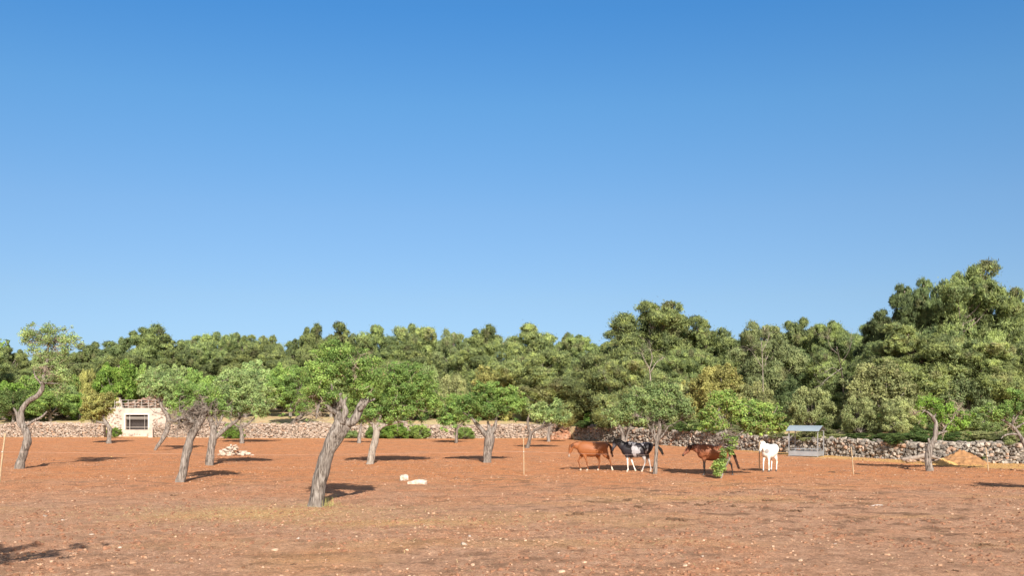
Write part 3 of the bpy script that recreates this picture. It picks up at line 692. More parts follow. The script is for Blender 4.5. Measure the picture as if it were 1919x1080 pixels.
S_ = [
 (1352, 680, 140, 82, 'b', 'yellow_olive', 'pale yellowish rounded shrub rising above the almond tree by the brown horse'),
 (1415, 712, 80, 80, 'a', 'olive', 'dull olive shrub under the feathery grey pine'),
 (1522, 722, 104, 70.5, 'a', 'olive', 'grey-olive round shrub directly behind the metal feeder roof'),
 (1652, 672, 165, 68.5, 'b', 'olive', 'largest grey-olive domed shrub right of the metal feeder'),
 (1612, 742, 84, 65.2, 'a', 'olive', 'olive shrub low on the left of the largest domed shrub'),
 (1684, 746, 92, 63.5, 'b', 'olive', 'olive shrub low on the right of the largest domed shrub'),
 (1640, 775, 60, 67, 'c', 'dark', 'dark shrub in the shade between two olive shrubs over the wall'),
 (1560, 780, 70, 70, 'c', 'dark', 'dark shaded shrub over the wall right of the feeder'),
 (1745, 700, 110, 70, 'a', 'pine_grey', 'feathery grey-green shrub behind the almond with the bare left twigs'),
 (1790, 765, 100, 63, 'c', 'dark', 'dark green shrub directly above the sand mound'),
 (1850, 760, 100, 62, 'b', 'almond_grey', 'mid green shrub behind the last fence stake'),
 (1915, 745, 100, 61, 'c', 'almond', 'bright green shrub overhanging the wall at the right edge'),
 (1725, 790, 60, 63, 'a', 'dark', 'low dark shrub behind the almond with the bare left twigs'),
 (1820, 700, 120, 68, 'b', 'pine_grey', 'tall dull shrub under the wide pine above the sand mound'),
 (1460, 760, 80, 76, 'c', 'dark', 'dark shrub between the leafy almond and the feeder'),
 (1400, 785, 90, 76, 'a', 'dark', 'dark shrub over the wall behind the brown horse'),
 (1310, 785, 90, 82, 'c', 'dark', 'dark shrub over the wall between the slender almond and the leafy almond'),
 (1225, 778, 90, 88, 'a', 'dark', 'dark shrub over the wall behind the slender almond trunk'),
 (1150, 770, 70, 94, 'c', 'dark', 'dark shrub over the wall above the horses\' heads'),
 (1090, 755, 70, 99, 'a', 'olive', 'olive green shrub behind the red rubble heap'),
 (1110, 772, 40, 95, 'c', 'bright', 'small bright green bush above the wall right of the rubble heap'),
 (1045, 748, 70, 106, 'b', 'yellow_olive', 'yellowish shrub behind the wall above the red rubble heap'),
 (928, 684, 110, 108, 'b', 'yellow_olive', 'large yellow-olive domed shrub behind the squat almond'),
 (1000, 730, 70, 107, 'a', 'olive', 'olive shrub behind the forked almond with the dark branches'),
 (850, 700, 80, 108, 'a', 'olive', 'olive shrub left of the yellow-olive dome'),
 (800, 680, 60, 110, 'c', 'almond_grey', 'pale round shrub behind the right end of the bright almond crown'),
 (770, 725, 90, 107, 'a', 'dark', 'dark shrub behind the bright almond crown'),
 (1180, 730, 70, 92, 'a', 'olive', 'olive shrub behind the left part of the slender almond crown'),
 (1280, 715, 80, 86, 'b', 'olive', 'olive shrub behind the right part of the slender almond crown'),
 (15, 715, 100, 113, 'c', 'bright', 'dark glossy green shrub at the left edge behind the wall'),
 (60, 700, 90, 118, 'a', 'almond', 'tall mid green shrub behind the tall leaning almond'),
 (118, 718, 80, 114, 'b', 'almond_grey', 'pale green shrub between the tall almond and the yellow tree'),
 (128, 700, 70, 120, 'a', 'almond', 'fresh green shrub further back right of the tall almond trunk'),
 (152, 738, 45, 112, 'c', 'bright', 'small dark green bush beside the yellow-topped tree'),
 (165, 690, 60, 121, 'b', 'yellow_olive', 'yellow-green shrub behind the yellow-topped tree'),
]
for a in S_: shrub(*a)
shrub(218, 683, 82, 116, 't', 'bright', 'bright green round tree growing behind the whitewashed outbuilding', 'tree', name='round_tree')
shrub(310, 686, 100, 117, 'u', 'almond_grey', 'greyish green round tree behind the right half of the outbuilding', 'tree', name='round_tree')
shrub(262, 690, 60, 120, 't', 'almond', 'yellow-green round tree between the bright tree and the greyish tree', 'tree', name='round_tree')
shrub(375, 700, 90, 114, 't', 'almond', 'green round tree behind the two gnarled grey trunks', 'tree', name='round_tree')
shrub(460, 684, 115, 113, 't', 'almond_grey', 'wide pale green tree behind the bright low bush', 'tree', name='round_tree')
shrub(545, 686, 95, 112, 'u', 'almond', 'round green tree left of the thick leaning almond tree', 'tree', name='round_tree')
shrub(620, 705, 80, 112, 't', 'almond_grey', 'pale green tree behind the fork of the thick leaning trunk', 'tree', name='round_tree')
shrub(700, 690, 90, 110, 'u', 'almond', 'green tree behind the bright almond crown, over the hedge', 'tree', name='round_tree')
shrub(95, 735, 100, 110, 't', 'almond', 'low wide tree standing on the terrace over the left wall', 'tree', name='round_tree')
shrub(25, 730, 80, 109, 'u', 'dark', 'dark tree on the terrace at the left edge', 'tree', name='round_tree')
NTH = 'first second third fourth fifth sixth seventh eighth ninth tenth eleventh twelfth thirteenth fourteenth fifteenth sixteenth seventeenth eighteenth nineteenth twentieth'.split()
for k in range(20):
    px = 1100 + k * 43 + prng.uniform(-8, 8); Yg = float(np.interp(px, [1100, 1300, 1480, 1600, 1760, 1919], [94, 79, 67, 62, 57, 55]))
    wr = prng.uniform(1.3, 1.8); Yc = Yg + wr + prng.choice([.25, .1, -.5, -.9]); tp_ = YH + (HC - wall_h(px) - prng.uniform(.2, .8)) / Yc * FPX
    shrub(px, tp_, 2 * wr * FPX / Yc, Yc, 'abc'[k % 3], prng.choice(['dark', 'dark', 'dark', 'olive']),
          'low shrub peeping over the grey stone wall, %s from the left' % NTH[k], group='low shrubs close behind the grey wall')
# in front of the wall
shrub(1762, 850, 50, 58.6, 'c', 'dark', 'low dark bush spilling over the wall left of the sand mound', base=0.3)
shrub(1840, 846, 40, 56, 'b', 'dark', 'low dark bush between the sand mound and the short wall', base=0.1)
shrub(435, 793, 52, 100, 'c', 'bright', 'low bright green bush on the red earth in front of the wall', base=0)
for k, (px, tp_, w_) in enumerate(((705, 797, 50), (742, 790, 60), (785, 796, 52))):
    shrub(px, tp_, w_, 100.8, 'abc'[k], ['almond', 'bright', 'almond'][k], ['left end bush of the low hedge right of the thick leaning trunk', 'middle and tallest bush of the low hedge by the wall', 'right end bush of the low hedge by the wall'][k], base=0, name='hedge_bush')
shrub(655, 806, 40, 101, 'a', 'almond_grey', 'small grey bush at the wall foot left of the low hedge', base=0)
shrub(215, 801, 30, 104, 'a', 'bright', 'tiny green weed clump at the foot of the outbuilding wall', base=0.1, name='weed_clump')
shrub(872, 800, 40, 99, 'a', 'almond', 'small bush at the wall foot left of the squat almond', base=0)

# ------------------------------------------------------------------ almond trees
def almond(label, base_py, paths, blobs, leaf='almond', barkm='bark', seed=0, dens=1.5, cl=0.30, leafn=150, L=0.10, W=0.035,
           dead=(), dry=0.06, name='almond_tree', depth=1.0, n=10, branch_r=0.035, group='almond trees standing in the red field', att=9, twigm='twig', cat='tree', Y=None):
    """paths: [(px,py,r_px,dY)...]; blobs: (px,py,rx,ry[,dY]) foliage lobes; all at the tree's own distance and real size"""
    Y = Y or FPX * HC / (base_py - YH); rng = np.random.default_rng(seed + 100)
    px0 = paths[0][0][0]; bx = (px0 - 959.5) / FPX * Y; z0 = gz(bx, Y)
    o = thing(name, label, cat, (bx, Y, z0), 0, group)
    org = np.array([bx, Y, z0]); m = Y / FPX
    def L3(px, py, dY=0): return np.array([(px - 959.5) * m, Y + dY, HC - (py - YH) * m]) - org
    mb = MB(); nodes = []
    for k, p in enumerate(paths):
        pts = [L3(q[0], q[1], q[3] if len(q) > 3 else 0) for q in p]; rad = [q[2] * m * (.80 if k == 0 else .66) for q in p]
        if k == 0:
            pts[0][2] = 0.0
            pts = [pts[0] + np.array([0, 0, -0.25])] + pts; rad = [rad[0] * 1.3] + [rad[0] * 1.1] + rad[1:]
        mb.tube(pts, rad, n if k == 0 else max(6, n - 3), 0.3, seed + k, 5, flute=0.10 if k == 0 else 0.05)
        P, r = smooth_path(pts, rad, 3)
        nodes += [(a, b) for a, b in list(zip(P, r))[len(P) // 2 if k == 0 else 0:]]
    NP = np.array([a for a, _ in nodes]) if nodes else np.zeros((1, 3))
    Cn = []; Rr = []; T = []; tw = MB()
    for bl in blobs:
        px, py, rx, ry = bl[:4]; dY = bl[4] if len(bl) > 4 else 0; dn = bl[5] if len(bl) > 5 else 1.0
        c = L3(px, py, dY); rv = np.array([rx * m * 1.05, max(rx, ry) * m * depth, ry * m * 1.22])
        k = max(3, int(att * dens * dn * (rv[0] * rv[1] * rv[2]) ** (2 / 3) / (cl * cl) * 0.42))
        # limb to the lobe
        j = int(np.argmin(np.linalg.norm(NP - c, axis=1))); s0 = NP[j]
        midp = (s0 + c) / 2 + rng.normal(0, .12, 3); r0 = min(nodes[j][1] * 0.7, branch_r * 1.8)
        mb.tube([s0, midp, c], [r0, r0 * .75, r0 * .4], 5, .1, seed, 4)
        hub = [s0 * .4 + c * .6, midp, c]
        tv = rng.random()
        for q in range(k):
            d = rng.normal(0, 1, 3); d /= np.linalg.norm(d); u = rng.uniform(.3, 1.0); fr = rng.random() < .22
            if d[2] < -.3: u *= .8
            if fr: u = rng.uniform(1.0, 1.4)
            a = c + d * rv * u; s = cl * rng.uniform(.6, 1.25) * (.6 if fr else 1)
            Cn.append(a); Rr.append((s, s, s * .85)); T.append(np.clip(tv * .5 + .25 + rng.normal(0, .35), 0, 1))
            h = hub[rng.integers(0, 3)]
            if rng.random() < 0.7:
                tw.tube([h, (h + a) / 2 + rng.normal(0, .08, 3), a], [branch_r * .5, branch_r * .33, branch_r * .15], 4, 0, 0, 2)
    for d in dead:     # (px,py,count,length,[dY])
        twigs(tw, L3(d[0], d[1], d[4] if len(d) > 4 else 0), d[2], d[3], branch_r * (.45 if d[2] < 14 else .8), rng, 1.0, 0.15, 2)
    link('trunk', mb.mesh('trunk', True), M[barkm], o)
    if tw.n: link('twigs', tw.mesh('twigs', True), M[twigm], o)
    if Cn:
        A = leaves(Cn, Rr, int(leafn), L, W, rng, .15, .35, .8, dry, T, .5)
        link('crown', leaf_mesh('crown', A), M[leaf], o)
    return o

# main thick leaning tree
almond('thick grey almond trunk leaning right and forking into two broken limbs, nearest tree', 950,
  [[(593, 950, 18), (597, 915, 17), (605, 880, 17), (615, 848, 17), (628, 818, 18), (642, 795, 19), (648, 782, 12)],
   [(640, 796, 14), (632, 778, 13), (627, 760, 11, .1), (620, 742, 10, .1), (614, 724, 7, .1), (612, 705, 4)],
   [(630, 770, 9), (640, 756, 8, -.1), (636, 744, 6, -.1), (640, 738, 3, 0)],
   [(646, 796, 12), (662, 790, 12, -.1), (672, 775, 11, -.1), (678, 760, 10, -.1), (684, 749, 8, -.1)],
   [(678, 760, 5, -.1), (692, 753, 3.5), (703, 748, 2)], [(642, 794, 11, -.15), (650, 772, 8, -.25), (646, 756, 6, -.2), (652, 745, 1.5, -.2)], [(630, 775, 7, -.2), (617, 762, 6, -.3), (611, 748, 4, -.3), (604, 742, 1, -.3)], [(618, 742, 6, -.2), (624, 728, 3, -.2), (622, 718, .6, -.2)], [(676, 768, 8, -.2), (688, 757, 5, -.3), (694, 744, 1, -.3)], [(684, 752, 3, 0), (690, 730, 2.5, .2), (697, 705, 2, .3)],
   [(610, 745, 6), (600, 760, 4.5, -.2), (596, 785, 2.5, -.3)]],
  [(605, 700, 30, 32), (630, 680, 30, 30), (612, 662, 24, 24, .2), (597, 718, 22, 18, -.1), (655, 690, 28, 26, .3), (690, 700, 32, 28, .2), (668, 728, 28, 16, .4), (640, 655, 18, 16, .4), (700, 720, 26, 18, -.1), (590, 735, 14, 14, 0.4), (612, 735, 22, 14, .3), (600, 750, 16, 12, .2, .7), (598, 726, 26, 22, -.45), (622, 742, 18, 13, -.4, .8), (588, 748, 14, 12, -.2, .7), (640, 700, 26, 20, -.3), (590, 705, 18, 20, .2)],
  'almond', 'bark', 1, cl=.22, leafn=120, L=.085, W=.03, n=20, branch_r=.03, att=9,
  dead=[(596, 765, 9, .6, -.2), (590, 780, 8, .5, -.2), (670, 680, 5, .45), (605, 740, 6, .5, -.2), (665, 700, 5, .5)], dry=.05, twigm='twig_pale')
almond('tall airy almond on an S-bent trunk at the left edge, its crown above the skyline', 880,
  [[(36, 880, 10), (42, 855, 9), (51, 825, 9), (47, 808, 9), (40, 790, 7), (40, 770, 6), (52, 753, 6), (70, 742, 5.5), (80, 725, 5), (83, 700, 4), (88, 670, 3), (92, 640, 2)],
   [(47, 806, 6), (35, 795, 5), (31, 775, 4), (25, 765, 2)],
   [(50, 798, 4), (62, 790, 3.5), (78, 782, 3), (88, 772, 2)],
   [(38, 826, 7, .8), (30, 845, 6, .9), (20, 866, 6, 1.0)],
   [(80, 722, 3.5), (68, 708, 2.5), (62, 695, 1.5)]],
  [(90, 636, 34, 22, 0, .6), (62, 636, 24, 16, 0, .6), (128, 650, 20, 18, 0, .5), (100, 690, 30, 24, 0, .6), (118, 720, 22, 22, 0, .5), (68, 665, 18, 14, 0, .5), (48, 628, 10, 8, 0, .6), (120, 632, 14, 16, 0, .7), (138, 640, 12, 16, 0, .6), (102, 622, 12, 14, 0, .5), (85, 614, 6, 10, 0, .6), (92, 668, 24, 18, 0, .6), (112, 690, 18, 16, 0, .5), (75, 690, 16, 14, 0, .4), (98, 715, 20, 14, 0, .5)],
  'almond_grey', 'bark', 2, cl=.30, leafn=75, L=.11, W=.045, n=14, branch_r=.035, dead=[(92, 705, 8, .8), (85, 690, 8, .7), (100, 650, 6, .8)], dry=.10, twigm='twig_pale')
almond('small almond with a yellow-green round crown in front of the outbuilding', 832,
  [[(204, 832, 5.5), (205, 815, 5), (205, 803, 5), (199, 793, 5), (194, 785, 3)], [(199, 794, 4), (186, 792, 3.5), (172, 790, 2.5)]],
  [(182, 765, 27, 20), (192, 752, 22, 14), (172, 778, 22, 12), (165, 757, 12, 12)], 'yellow_olive', 'bark', 3, cl=.36, leafn=130, L=.17, W=.07, dead=[(180, 788, 5, .8)])
almond('leaning almond with a thin curved half-dead top right of the outbuilding', 845,
  [[(290, 845, 3), (300, 830, 4.5), (311, 812, 6), (316, 795, 6), (314, 778, 5), (304, 764, 4), (299, 750, 3)], [(316, 796, 4), (330, 790, 3.5), (345, 792, 3), (352, 788, 2)]],
  [(296, 722, 28, 20), (328, 722, 26, 18), (335, 752, 24, 18), (310, 735, 22, 14), (275, 715, 14, 12)], 'almond_grey', 'bark', 4, cl=.36, leafn=120, L=.16, W=.065, dead=[(305, 765, 6, 1.0), (300, 735, 8, 1.1), (325, 790, 8, .8), (340, 790, 8, .8)], twigm='twig_pale')
almond('gnarled grey half-dead trunk leaning right with a knotted dry top', 905,
  [[(338, 905, 10), (344, 880, 9), (350, 850, 9.5), (357, 822, 9), (367, 802, 9), (378, 785, 8.5), (385, 770, 7), (384, 756, 6), (380, 750, 4)],
   [(369, 798, 7), (356, 786, 6, -.1), (343, 784, 5, -.2), (330, 790, 4, -.2), (320, 787, 2.5)],
   [(372, 792, 6), (358, 774, 5, .1), (346, 776, 3.5, .2), (336, 770, 2)],
   [(378, 784, 6), (392, 776, 5, .1), (404, 784, 3.5), (408, 796, 2)],
   [(384, 768, 5), (395, 760, 4), (406, 752, 2)]],
  [(336, 754, 22, 18, .3), (395, 745, 22, 17), (368, 735, 24, 18, .3), (412, 758, 18, 14), (350, 770, 16, 9, .2), (340, 732, 20, 14, .4), (385, 768, 16, 8, .3)], 'almond', 'bark', 5, cl=.26, leafn=95, L=.10, W=.04, n=14,
  dead=[(340, 785, 14, .7), (355, 780, 14, .6), (370, 775, 14, .6), (385, 765, 14, .6), (395, 775, 14, .6), (362, 795, 14, .5), (380, 750, 8, .5)])
almond('straight grey almond trunk with a forked right limb beside the pale stone heap', 873,
  [[(393, 873, 10), (395, 850, 9), (399, 825, 9), (401, 812, 8.5), (398, 798, 7), (392, 782, 5), (386, 770, 4)],
   [(403, 822, 7), (414, 812, 6), (428, 800, 5.5), (440, 792, 4.5), (450, 784, 3)], [(401, 810, 5), (410, 795, 4), (418, 778, 3)]],
  [(415, 742, 30, 22), (440, 730, 30, 22), (470, 745, 30, 24), (450, 768, 28, 14), (405, 765, 22, 14), (432, 712, 24, 14), (490, 760, 18, 14)], 'almond_grey', 'bark', 6, cl=.32, leafn=110, L=.13, W=.05, n=14, dead=[(450, 780, 6, .7), (395, 775, 10, .7)])
almond('small almond right of the pale stone heap with a low spreading crown', 832,
  [[(453, 832, 5), (453, 815, 4.5), (450, 800, 4)], [(451, 803, 3), (438, 795, 2.5), (430, 785, 2)], [(451, 802, 3.5), (465, 795, 3), (478, 783, 2)]],
  [(445, 758, 34, 22), (480, 745, 30, 22), (420, 750, 26, 18), (455, 725, 36, 18), (492, 770, 16, 12)], 'almond_grey', 'bark', 7, cl=.38, leafn=110, L=.17, W=.065, dead=[(450, 795, 8, 1.0), (470, 785, 6, .9)])
almond('dark bent almond stump trunk against the wall left of the nearest tree', 822,
  [[(546, 822, 9), (545, 808, 8), (549, 796, 7), (556, 787, 6), (566, 779, 4)], [(546, 806, 5), (538, 795, 3)]],
  [(548, 748, 34, 26), (575, 760, 22, 18), (530, 730, 28, 20), (560, 715, 26, 18)], 'almond', 'bark_dark', 8, cl=.4, leafn=120, L=.17, W=.07)
almond('almond with a bright wide crown and a long pale side branch behind the nearest tree', 870,
  [[(694, 870, 9), (697, 850, 8), (702, 828, 8), (705, 808, 7.5), (699, 796, 5), (690, 788, 4)],
   [(706, 808, 6), (718, 799, 5), (735, 794, 4.5), (752, 791, 3.5), (765, 793, 2)], [(704, 802, 4), (712, 785, 3.5), (715, 765, 3)], [(735, 794, 3), (752, 770, 2.5), (765, 745, 2)]],
  [(690, 745, 30, 24), (725, 715, 34, 26), (760, 725, 34, 26), (795, 730, 28, 26), (735, 755, 36, 20), (775, 765, 32, 20), (700, 775, 28, 16), (755, 695, 30, 16), (810, 755, 20, 20), (735, 782, 24, 10), (665, 765, 18, 14)],
  'almond', 'bark_pale', 9, cl=.32, leafn=120, L=.13, W=.05, n=14, dead=[(755, 720, 8, 1.0), (745, 790, 5, .6), (700, 790, 5, .5)], twigm='twig_pale')
almond('thin almond trunk standing behind the nearest tree, left of the low hedge', 832,
  [[(673, 832, 4.5), (674, 815, 4), (677, 800, 3)]], [(678, 780, 24, 14), (665, 765, 22, 14)], 'almond', 'bark', 10, cl=.38, leafn=120, L=.17, W=.07)
almond('small dark-leaved almond with thin trunk right of the low hedge', 831,
  [[(855, 831, 3.5), (856, 812, 3.5), (855, 797, 3)], [(856, 803, 2.5), (867, 793, 2), (876, 785, 1.5)], [(856, 805, 2.5), (846, 793, 2)]],
  [(842, 770, 22, 22), (862, 760, 22, 18), (835, 790, 15, 12), (855, 785, 18, 12)], 'almond', 'bark_dark', 11, cl=.38, leafn=120, L=.17, W=.07)
almond('squat thick almond trunk flaring upward under a wide flat green crown', 868,
  [[(913, 868, 10), (914, 848, 9.5), (917, 828, 11), (918, 815, 12), (920, 805, 8)], [(912, 818, 8), (902, 805, 7), (893, 795, 5), (886, 786, 3)], [(922, 812, 7), (928, 798, 5), (930, 782, 3)], [(918, 808, 5), (914, 790, 3)]],
  [(885, 762, 26, 20), (910, 748, 30, 20), (940, 752, 30, 20), (968, 765, 22, 18), (925, 772, 32, 13), (865, 772, 14, 12), (915, 732, 26, 12), (945, 738, 22, 12)], 'almond', 'bark', 12, cl=.32, leafn=135, L=.13, W=.05, n=16)
almond('almond with forked dark branches and one bare upright limb right of the lone stake', 841,
  [[(988, 841, 5), (992, 828, 4.5), (994, 814, 4.5), (991, 805, 3.5), (989, 790, 3), (992, 778, 2.5), (993, 766, 2)],
   [(994, 814, 4), (1003, 807, 4), (1015, 802, 4), (1028, 797, 4), (1036, 789, 3), (1034, 778, 2)], [(1015, 802, 3), (1020, 790, 2), (1018, 778, 1.5)]],
  [(1015, 778, 24, 14), (1040, 768, 22, 14), (1050, 785, 20, 10), (1005, 765, 16, 10)], 'almond_grey', 'bark_dark', 13, cl=.34, leafn=90, L=.15, W=.06, dead=[(1034, 780, 5, .7), (1028, 797, 5, .7), (990, 795, 4, .6)])
almond('thin small almond trunk beside the red rubble heap', 829, [[(1028, 829, 4), (1028, 815, 3.5), (1030, 800, 3)]], [(1042, 780, 24, 14), (1060, 788, 16, 10)], 'yellow_olive', 'bark', 14, cl=.38, leafn=110, L=.17, W=.07)
almond('slender almond with a wide crown standing between the two pairs of horses', 890,
  [[(1227, 890, 5), (1229, 865, 4.5), (1230, 840, 4.5), (1231, 826, 5), (1236, 808, 4), (1236, 788, 3.5), (1235, 770, 2.5)],
   [(1230, 828, 3.5), (1222, 812, 3), (1215, 797, 2.5), (1210, 785, 2)], [(1231, 828, 3), (1242, 816, 2.5), (1252, 800, 2)], [(1231, 826, 2.5), (1224, 800, 2), (1226, 785, 1.5)]],
  [(1175, 770, 26, 20), (1205, 752, 28, 22), (1240, 745, 28, 22), (1275, 758, 26, 22), (1235, 775, 34, 16), (1160, 785, 16, 12), (1255, 728, 18, 10), (1220, 728, 18, 9), (1290, 780, 14, 14), (1195, 790, 24, 9)], 'almond_grey', 'bark', 15, cl=.28, leafn=120, L=.11, W=.045, n=12,
  dead=[(1228, 795, 8, .8), (1215, 790, 6, .7), (1245, 800, 5, .6)])
almond('twin-stemmed small almond against the wall behind the two left horses', 834, [[(1168, 834, 4.5), (1167, 815, 4), (1160, 798, 3)], [(1172, 832, 4), (1176, 815, 3), (1182, 798, 2.5)]], [(1165, 782, 24, 12), (1182, 770, 22, 14), (1145, 775, 18, 12)], 'almond_grey', 'bark', 16, cl=.36, leafn=110, L=.16, W=.06, dead=[(1165, 800, 5, .8), (1180, 800, 5, .8)])
almond('leafy bright almond with leaves growing down to a bushy foot before the brown horse', 898,
  [[(1351, 898, 2.4), (1358, 878, 2.3), (1368, 856, 2.4), (1366, 835, 2.6), (1361, 812, 3), (1354, 795, 3), (1347, 778, 3), (1348, 768, 2.5), (1360, 762, 2)],
   [(1366, 835, 2.5), (1385, 815, 2.5), (1405, 800, 2), (1425, 790, 1.5)], [(1351, 896, 2.5), (1347, 880, 2), (1346, 860, 1.5)], [(1366, 840, 2), (1352, 836, 1.5)]],
  [(1345, 885, 12, 11, -.1, .85), (1349, 868, 12, 13, -.1, .85), (1355, 850, 7, 8, -.2, .7), (1372, 835, 12, 12, -.1, .5), (1362, 822, 10, 10, 0, .5),
   (1330, 775, 22, 18), (1355, 755, 24, 16), (1385, 768, 26, 18), (1415, 775, 26, 20), (1445, 785, 22, 20), (1462, 800, 12, 14), (1345, 795, 20, 10), (1395, 795, 28, 12), (1425, 800, 22, 12), (1362, 740, 14, 8), (1325, 795, 12, 10)],
  'almond', 'bark', 17, cl=.23, leafn=110, L=.10, W=.05, dry=.12, n=10, dead=[(1362, 820, 9, .6), (1372, 830, 6, .5), (1355, 800, 8, .6)])
almond('bare-limbed almond with a small bright tuft on top and twisted trunk near the fallen log', 883,
  [[(1742, 883, 8.5), (1739, 862, 8), (1741, 845, 7.5), (1746, 832, 7.5), (1752, 820, 6), (1754, 806, 5), (1754, 793, 4), (1748, 783, 4), (1740, 775, 3), (1733, 770, 2.5)],
   [(1748, 828, 4, 0), (1757, 815, 3.5), (1770, 810, 3), (1778, 808, 2)], [(1766, 810, 2.5), (1775, 797, 2.5), (1785, 787, 2), (1792, 775, 1.5), (1797, 766, 1)],
   [(1750, 783, 3), (1755, 775, 2), (1763, 770, 1.5), (1770, 775, 1)], [(1734, 770, 2), (1724, 770, 1.5), (1712, 777, 1)], [(1733, 770, 1.5), (1727, 776, 1), (1724, 782, .8)], [(1743, 836, 4), (1740, 822, 2.5)]],
  [(1742, 757, 20, 11), (1775, 795, 20, 14, .3, .8), (1808, 788, 24, 16, .3, .9), (1785, 770, 16, 9, .3, .7), (1760, 770, 12, 8, 0, .7), (1730, 762, 11, 8), (1765, 785, 9, 7, 0, .6), (1790, 775, 12, 9, .2, .6), (1728, 788, 8, 6, 0, .5)], 'bright', 'bark', 18, cl=.22, leafn=90, L=.10, W=.045, n=14, dead=[(1797, 768, 7, .6), (1715, 776, 5, .5), (1770, 812, 4, .7), (1785, 787, 5, .5)], twigm='twig_pale')
almond('almond at the right edge with a pale arching side branch', 884,
  [[(1938, 884, 7), (1928, 850, 6), (1916, 825, 5), (1905, 808, 4), (1896, 797, 3)], [(1908, 815, 3.5), (1895, 814, 3), (1882, 817, 2.5), (1876, 823, 1.5)]],
  [(1885, 775, 20, 16), (1912, 762, 20, 16), (1862, 782, 16, 12), (1935, 775, 20, 16), (1905, 745, 16, 10), (1850, 770, 10, 8)], 'almond', 'bark', 19, cl=.26, leafn=110, L=.11, W=.045, dead=[(1896, 798, 6, .6)], twigm='twig_pale')
# trees beyond the frame whose shade falls into it
almond('almond beyond the left edge whose shade falls on the foreground', 1160, [[(-300, 1160, 30), (-290, 1000, 25), (-280, 850, 20)]],
  [(-330, 700, 90, 50, 0, .5), (-230, 715, 90, 34, 0, .4), (-280, 620, 90, 36, 0, .5), (-130, 700, 55, 26, .3, .35), (-120, 640, 50, 20, .8, .3)], 'almond', 'bark', 20, cl=.25, leafn=90, L=.09, W=.035)
almond('almond beyond the right edge whose shade falls on the field', 932, [[(2085, 932, 14), (2080, 870, 12), (2090, 820, 8)]],
  [(2050, 770, 40, 22), (2110, 775, 45, 22), (2080, 745, 40, 22)], 'almond', 'bark', 21, cl=.25, leafn=90, L=.1, W=.04)

# small dark nest on the bare limb
def nest():
    x, y, z = at(989, 767, 75.6); rng = np.random.default_rng(8); mb = MB()
    V, F, c = rocks(np.array([[0, 0, 0]]), [.2], rng, ICO2, .12, .9); mb.add(V, F, None, (1, 1, 1)); twigs(mb, (0, 0, 0), 22, .3, .012, rng, 1, 0, 0)
    tag(link('twig_nest', mb.mesh('nest'), M['black'], None, (x, y, z)), 'small black twiggy clump on top of the bare upright limb', 'nest')
nest()

# ------------------------------------------------------------------ horses
HR = {}
def loft(mb, secs, n=14):
    """secs: (x, y, z, ry, rz_) rings; the ring plane follows the path in xz"""
    P = np.array([s[:3] for s in secs], float); T = np.gradient(P, axis=0); T /= np.linalg.norm(T, axis=1)[:, None]
    V = []; m = len(secs)
    for p, t, s in zip(P, T, secs):
        side = np.array([0, 1, 0.]) - t * t[1]; side /= np.linalg.norm(side); nrm = np.cross(t, side)
        for q in range(n):
            a = 2 * math.pi * q / n; V.append(p + side * math.cos(a) * s[3] + nrm * math.sin(a) * s[4])
    F = [[i * n + j, i * n + (j + 1) % n, (i + 1) * n + (j + 1) % n, (i + 1) * n + j] for i in range(m - 1) for j in range(n)]
    V += [P[0], P[-1]]; b = m * n
    F3 = [[(j + 1) % n, j, b] for j in range(n)] + [[(m - 1) * n + j, (m - 1) * n + (j + 1) % n, b + 1] for j in range(n)]
    mb.add(np.array(V), F3, F)
def spl(secs, k=4):
    A = np.array(secs, float); P, _ = smooth_path(A, np.ones(len(A)), k); return [tuple(p) for p in P]
